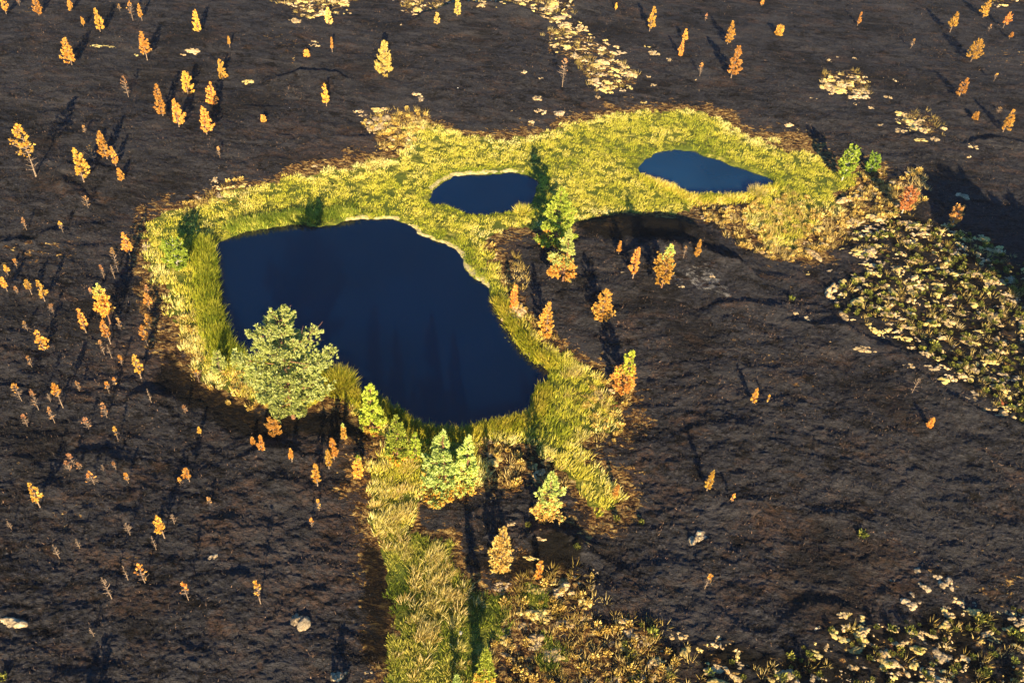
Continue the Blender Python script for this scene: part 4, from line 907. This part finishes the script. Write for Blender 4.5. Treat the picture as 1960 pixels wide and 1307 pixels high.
def make_tree(kind, u, v, tv, wpx, bare, label, seed, at=None, hh=None):
    r_ = np.random.default_rng(seed)
    if at is None:
        x, y, z = (float(q) for q in ground(u, v)); lo, hi = .1, 25
        for _ in range(30):
            md = (lo+hi)/2
            if proj(x, y, z+md)[1] > tv: lo = md
            else: hi = md
        h = lo; wd = 1.06*wpx*math.sqrt(x*x+y*y+(CAMH-z-h/2)**2)/F
    else:
        x, y = at; z = float(height(x, y)); h = hh; wd = wpx
    bush = kind == 'u'; birch = kind in 'BO'; big = h > 4.5
    name = {'B': 'birch_tree', 'O': 'birch_tree', 'b': 'dead_sapling', 's': 'scorched_sapling', 'u': 'scorched_bush'}.get(kind, 'pine_tree')
    root = bpy.data.objects.new(name, None); COL.objects.link(root); root.location = (x, y, z); root.empty_display_size = .3
    tag(root, label, {'B': 'birch', 'O': 'birch', 'b': 'dead tree', 's': 'sapling', 'u': 'bush'}.get(kind, 'pine tree'))
    grp = {'b': 'bare dead stems on the burnt slope', 's': 'scorched saplings on the burnt moor', 'o': 'orange scorched pines on the burnt moor', 'h': 'orange scorched pines on the burnt moor', 'm': 'half green pines singed from below', 'u': 'low scorched bushes'}.get(kind)
    if grp: root['group'] = grp
    bark = M_BARKW if birch else (M_BARKD if kind in 'gGqm' and h > 2.5 else M_BARK)
    bare = bare*.8 if kind == 'o' else bare; tr = (.014+.011*h) * (.72 if kind in 'sb' else 1)
    C_, tm = trunk_mesh(h*(.9 if birch else 1), tr, bark, r_); link('trunk', tm, root)
    # branches in whorls
    cb = h*bare; ch = h-cb; sp = .20+.028*h; nw = max(5, int(ch/sp)); per = 6 if not big else 7
    tt = np.clip((np.arange(nw)+.3)/nw, 0, .985); tt = np.repeat(tt, per)+r_.uniform(-.4, .4, nw*per)/nw; tt = np.clip(tt, 0, .985); n = len(tt)
    az = r_.uniform(0, 2*np.pi)+np.tile(np.arange(per), nw)*2*np.pi/per+np.repeat(r_.uniform(0, 6.28, nw), per)+r_.normal(0, .25, n)
    if birch: prof = np.sqrt(np.clip(1-((tt-.42)/.62)**2, .05, 1))*.9
    elif kind == 'G': prof = np.interp(tt, [0, .12, .4, .55, .68, .8, 1], [.45, .85, 1.1, 1.0, .62, .60, .36])*np.clip(.45+1.2*fbm(az*1.1+7, tt*5, 5, 2)+.3, .3, 1.05)
    elif bush: prof = np.sqrt(np.clip(1-tt**2, .05, 1))
    elif kind in 'mgq' and wpx > 60: prof = (1-tt**1.35)*(.86+.14*np.sin(tt*19))*np.interp(tt, [0, .15, 1], [.8, 1, 1])+.05
    else: prof = (1-tt)**.78*(.68+.32*np.clip(tt/.16, 0, 1))*1.05+.05
    if at is not None and kind == 'G': prof = prof*.9
    side = np.ones(n) if kind not in 'oshm' else .82+.3*np.cos(az-r_.uniform(0, 6.28))   # crowns are lop-sided
    wd = wd*1.35 if kind in 'sb' else wd
    Lr = max(.12, wd/2-.075-.013*h)*prof*side*r_.uniform(.68, 1.12, n)
    if kind in 'sb': keep = r_.uniform(size=n) < .8; tt, az, Lr = tt[keep], az[keep], Lr[keep]; n = len(tt)
    elif not bush: keep = r_.uniform(size=n) < (.93 if not big else .8); tt, az, Lr = tt[keep], az[keep], Lr[keep]; n = len(tt)
    zz = cb+tt*ch*.97; cx = np.interp(zz/h, np.linspace(0, 1, 9), C_[:, 0]); cy = np.interp(zz/h, np.linspace(0, 1, 9), C_[:, 1])
    out = np.stack([np.cos(az), np.sin(az), 0*az], -1); S = np.stack([cx, cy, zz], -1)
    rise = (.25+.55*tt)*(1.0 if not big else .55)*(1.5 if kind in 'b' else 1)
    if kind == 'G': rise = .05+.35*tt
    E1 = S+out*(Lr*.55)[:, None]+np.array([0, 0, 1.])*(Lr*rise*.35)[:, None]
    E2 = S+out*Lr[:, None]+np.array([0, 0, 1.])*(Lr*rise*1.1)[:, None]
    br = (.006+.0028*h)*(1.5 if kind in 'sbh' else 1)
    A_ = np.concatenate([S, E1]); B_ = np.concatenate([E1, E2]); ra = np.full(2*n, br); ra[:n] *= 1.4
    if kind in 'sbhG' or bare > .3:                        # bare lower skirt shows fine twigs
        m = 8 if kind in 'sb' else 16; k = r_.integers(0, n, n*2 if kind != 'G' else n); q = r_.uniform(.35, 1, len(k))[:, None]; P = np.where(q < .55, S[k]+(E1[k]-S[k])*q/.55, E1[k]+(E2[k]-E1[k])*(q-.55)/.45)
        Dq = unit(out[k]+r_.normal(0, .6, (len(k), 3))+[0, 0, .4])*(Lr[k]*.35)[:, None]; A_ = np.concatenate([A_, P]); B_ = np.concatenate([B_, P+Dq]); ra = np.concatenate([ra, np.full(len(k), br*.55)])
    if bare > .15 and kind not in 'b' and not birch:       # dead branches under the crown
        q = max(6, int(10*bare*h)); a2 = r_.uniform(0, 6.28, q); z2 = r_.uniform(h*.12, cb+.15*ch, q); L2 = wd/2*r_.uniform(.3, .8, q)*(.4+.8*np.clip(z2/max(cb, .1), 0, 1))*.8
        P = np.stack([np.interp(z2/h, np.linspace(0, 1, 9), C_[:, 0]), np.interp(z2/h, np.linspace(0, 1, 9), C_[:, 1]), z2], -1); Q = P+np.stack([np.cos(a2)*L2, np.sin(a2)*L2, L2*.45], -1); A_ = np.concatenate([A_, P]); B_ = np.concatenate([B_, Q]); ra = np.concatenate([ra, np.full(q, br*.7)])
    V_, F_ = prisms(A_, B_, ra, ra*.5, 3); link('branches', make_mesh('branches', V_, F_, bark), root)
    if kind == 'b': return root
    # needle tufts
    ts0 = (.092+.020*h) if not birch else .11+.02*h
    if kind == 'G': ts0 = .225
    gap = ts0*(.50 if kind != 's' else .9); reps = np.maximum(2, (Lr/gap).astype(int)+1)*(4 if kind == 'G' else 3 if big else 2)
    if kind == 's': reps = np.where(tt > .55, np.maximum(1, reps//2), (r_.uniform(size=n) < .25).astype(int))
    if kind == 'o' and v > 480 and u < 420: reps = np.maximum(1, (reps*.6).astype(int))
    if kind == 'h': reps = np.where(tt > .35, reps, reps//4)
    k = np.repeat(np.arange(n), reps); q = r_.uniform(.28, 1.02, len(k))**.75; mdl = q < .55
    P = np.where(mdl[:, None], S[k]+(E1[k]-S[k])*(q/.55)[:, None], E1[k]+(E2[k]-E1[k])*((q-.55)/.45)[:, None])
    sd = np.stack([-np.sin(az[k]), np.cos(az[k]), 0*az[k]], -1)
    spread = Lr[k]*.42*(1.15-q*.75); P = P+sd*(r_.uniform(-1, 1, len(k))*spread)[:, None]+np.stack([0*q, 0*q, r_.normal(0, ts0*.30, len(k))], -1)
    D = unit(out[k]*(.75 if not big else .6)+sd*r_.normal(0, .3, len(k))[:, None]+np.array([0, 0, 1.])*(.55+.7*tt[k])[:, None])
    top = np.stack([np.full(3, C_[-1, 0]), np.full(3, C_[-1, 1]), h*np.array([.93, .96, .985])-ts0*.4], -1); P = np.concatenate([P, top]); D = np.concatenate([D, np.tile([0, 0, 1.], (3, 1))])
    ft = P[:, 2]/h; ts = ts0*r_.uniform(.8, 1.2, len(P))*(1.05-.25*ft); clump = r_.normal(.5, .16, len(P))
    if birch: V_, F_, T_ = tufts3(P, D, ts, clump, r_, 7, .55, 1.0)
    else: V_, F_, T_ = tufts3(P, D, ts, clump, r_, 7 if big else 8, .30)
    def part(sel, nm, mat, lab=None):
        if sel.sum() < 1: return
        nb_ = 7 if (birch or big) else 8; selb = np.repeat(sel, nb_); m = len(selb); idx = -np.ones(m, int); idx[selb] = np.arange(selb.sum()); w_ = selb.sum()
        V5 = V_.reshape(5, m, 3)[:, selb].reshape(-1, 3); T5 = T_.reshape(5, m)[:, selb].ravel(); i = np.arange(w_)
        o = link(nm, make_mesh(nm, V5, [np.stack([i, i+w_, i+2*w_, i+3*w_], -1), np.stack([i+3*w_, i+2*w_, i+4*w_], -1)], mat, {'tint': T5}), root)
        if lab: o['label'] = lab
    full = np.ones(len(P), bool)
    if kind in 'm':
        gf = {True: .78}.get(label.find('tip') >= 0, .42 if 'skirt' not in label else .36)
        if 'broad blue' in label: gf = .13
        if label.startswith('loose'): gf = .48
        g_ = ft+r_.normal(0, .16 if label.startswith('loose') else .11, len(P)) > gf
        part(g_, 'crown', M_YGREEN if 'yellow' in label or 'edge' in label else M_BLUEG, 'living green needles'); part(~g_, 'scorched_foliage', M_ORANGE if 'golden' not in label else M_STRAWN, 'scorched orange needles')
    elif kind == 'g' and 'conical' in label:
        g_ = ft+r_.normal(0, .04, len(P)) > .14; part(g_, 'crown', M_BLUEG if 0 else M_YGREEN); part(~g_, 'scorched_foliage', M_ORANGE, 'scorched orange needles')
    elif kind == 'q':
        g_ = ft+r_.normal(0, .04, len(P)) > .12; part(g_, 'crown', M_YGREEN); part(~g_, 'scorched_foliage', M_ORANGE, 'scorched orange needles')
    else:
        part(full, 'foliage' if kind in 'su' else 'crown', {'o': M_ORANGE, 'h': M_ORANGE, 's': M_RUST if 'orange' not in label else M_ORANGE, 'u': M_ORANGE, 'y': M_STRAWN, 'g': M_BLUEG, 'G': M_PALEG, 'B': M_BIRCH, 'O': M_OBIRCH}[kind])
    return root
for i, row in enumerate(TREES):
    make_tree(*row, seed=2000+i)
# trees standing outside the frame whose long shadows reach into it
def outside(tip, base, wd, kind, label, k):
    tx_, ty_, tz = (float(q) for q in ground(*tip)); bx, by, bz = (float(q) for q in ground(*base))
    L = math.hypot(tx_-bx, ty_-by); h = L*math.tan(EL)
    hx, hy = ld[0]/math.hypot(ld[0], ld[1]), ld[1]/math.hypot(ld[0], ld[1]); make_tree(kind, 0, 0, 0, wd, .1, label, 5000+k, at=(tx_-hx*L, ty_-hy*L), hh=h)
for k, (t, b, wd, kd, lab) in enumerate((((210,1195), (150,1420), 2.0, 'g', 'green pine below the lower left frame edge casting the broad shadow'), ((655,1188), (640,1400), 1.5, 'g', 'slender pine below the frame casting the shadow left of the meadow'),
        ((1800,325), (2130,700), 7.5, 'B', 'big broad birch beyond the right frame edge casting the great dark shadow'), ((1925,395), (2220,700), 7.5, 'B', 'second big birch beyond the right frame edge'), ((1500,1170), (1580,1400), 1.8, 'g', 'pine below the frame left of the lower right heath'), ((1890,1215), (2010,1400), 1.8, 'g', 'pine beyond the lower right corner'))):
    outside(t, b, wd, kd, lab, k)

# ------------------------------------------------------------------ thin evening haze
hz = N('haze'); hz.t.nodes.remove(hz.b); pv = hz.n('ShaderNodeVolumePrincipled'); pv.inputs['Color'].default_value = (.9, .88, .88, 1); pv.inputs['Density'].default_value = HAZE; pv.inputs['Anisotropy'].default_value = .2
hz.l(pv.outputs[0], hz.o.inputs['Volume'])
bb = 2600.0; z0, z1 = -2.0, 44.0
hv = [(sx*bb, 45+sy*bb, z) for z in (z0, z1) for sx, sy in ((-1, -1), (1, -1), (1, 1), (-1, 1))]
tag(link('haze', make_mesh('haze', hv, np.array([[3, 2, 1, 0], [4, 5, 6, 7], [0, 1, 5, 4], [1, 2, 6, 5], [2, 3, 7, 6], [3, 0, 4, 7]]), hz.m)), 'thin evening haze over the moor', 'haze', kind='stuff')
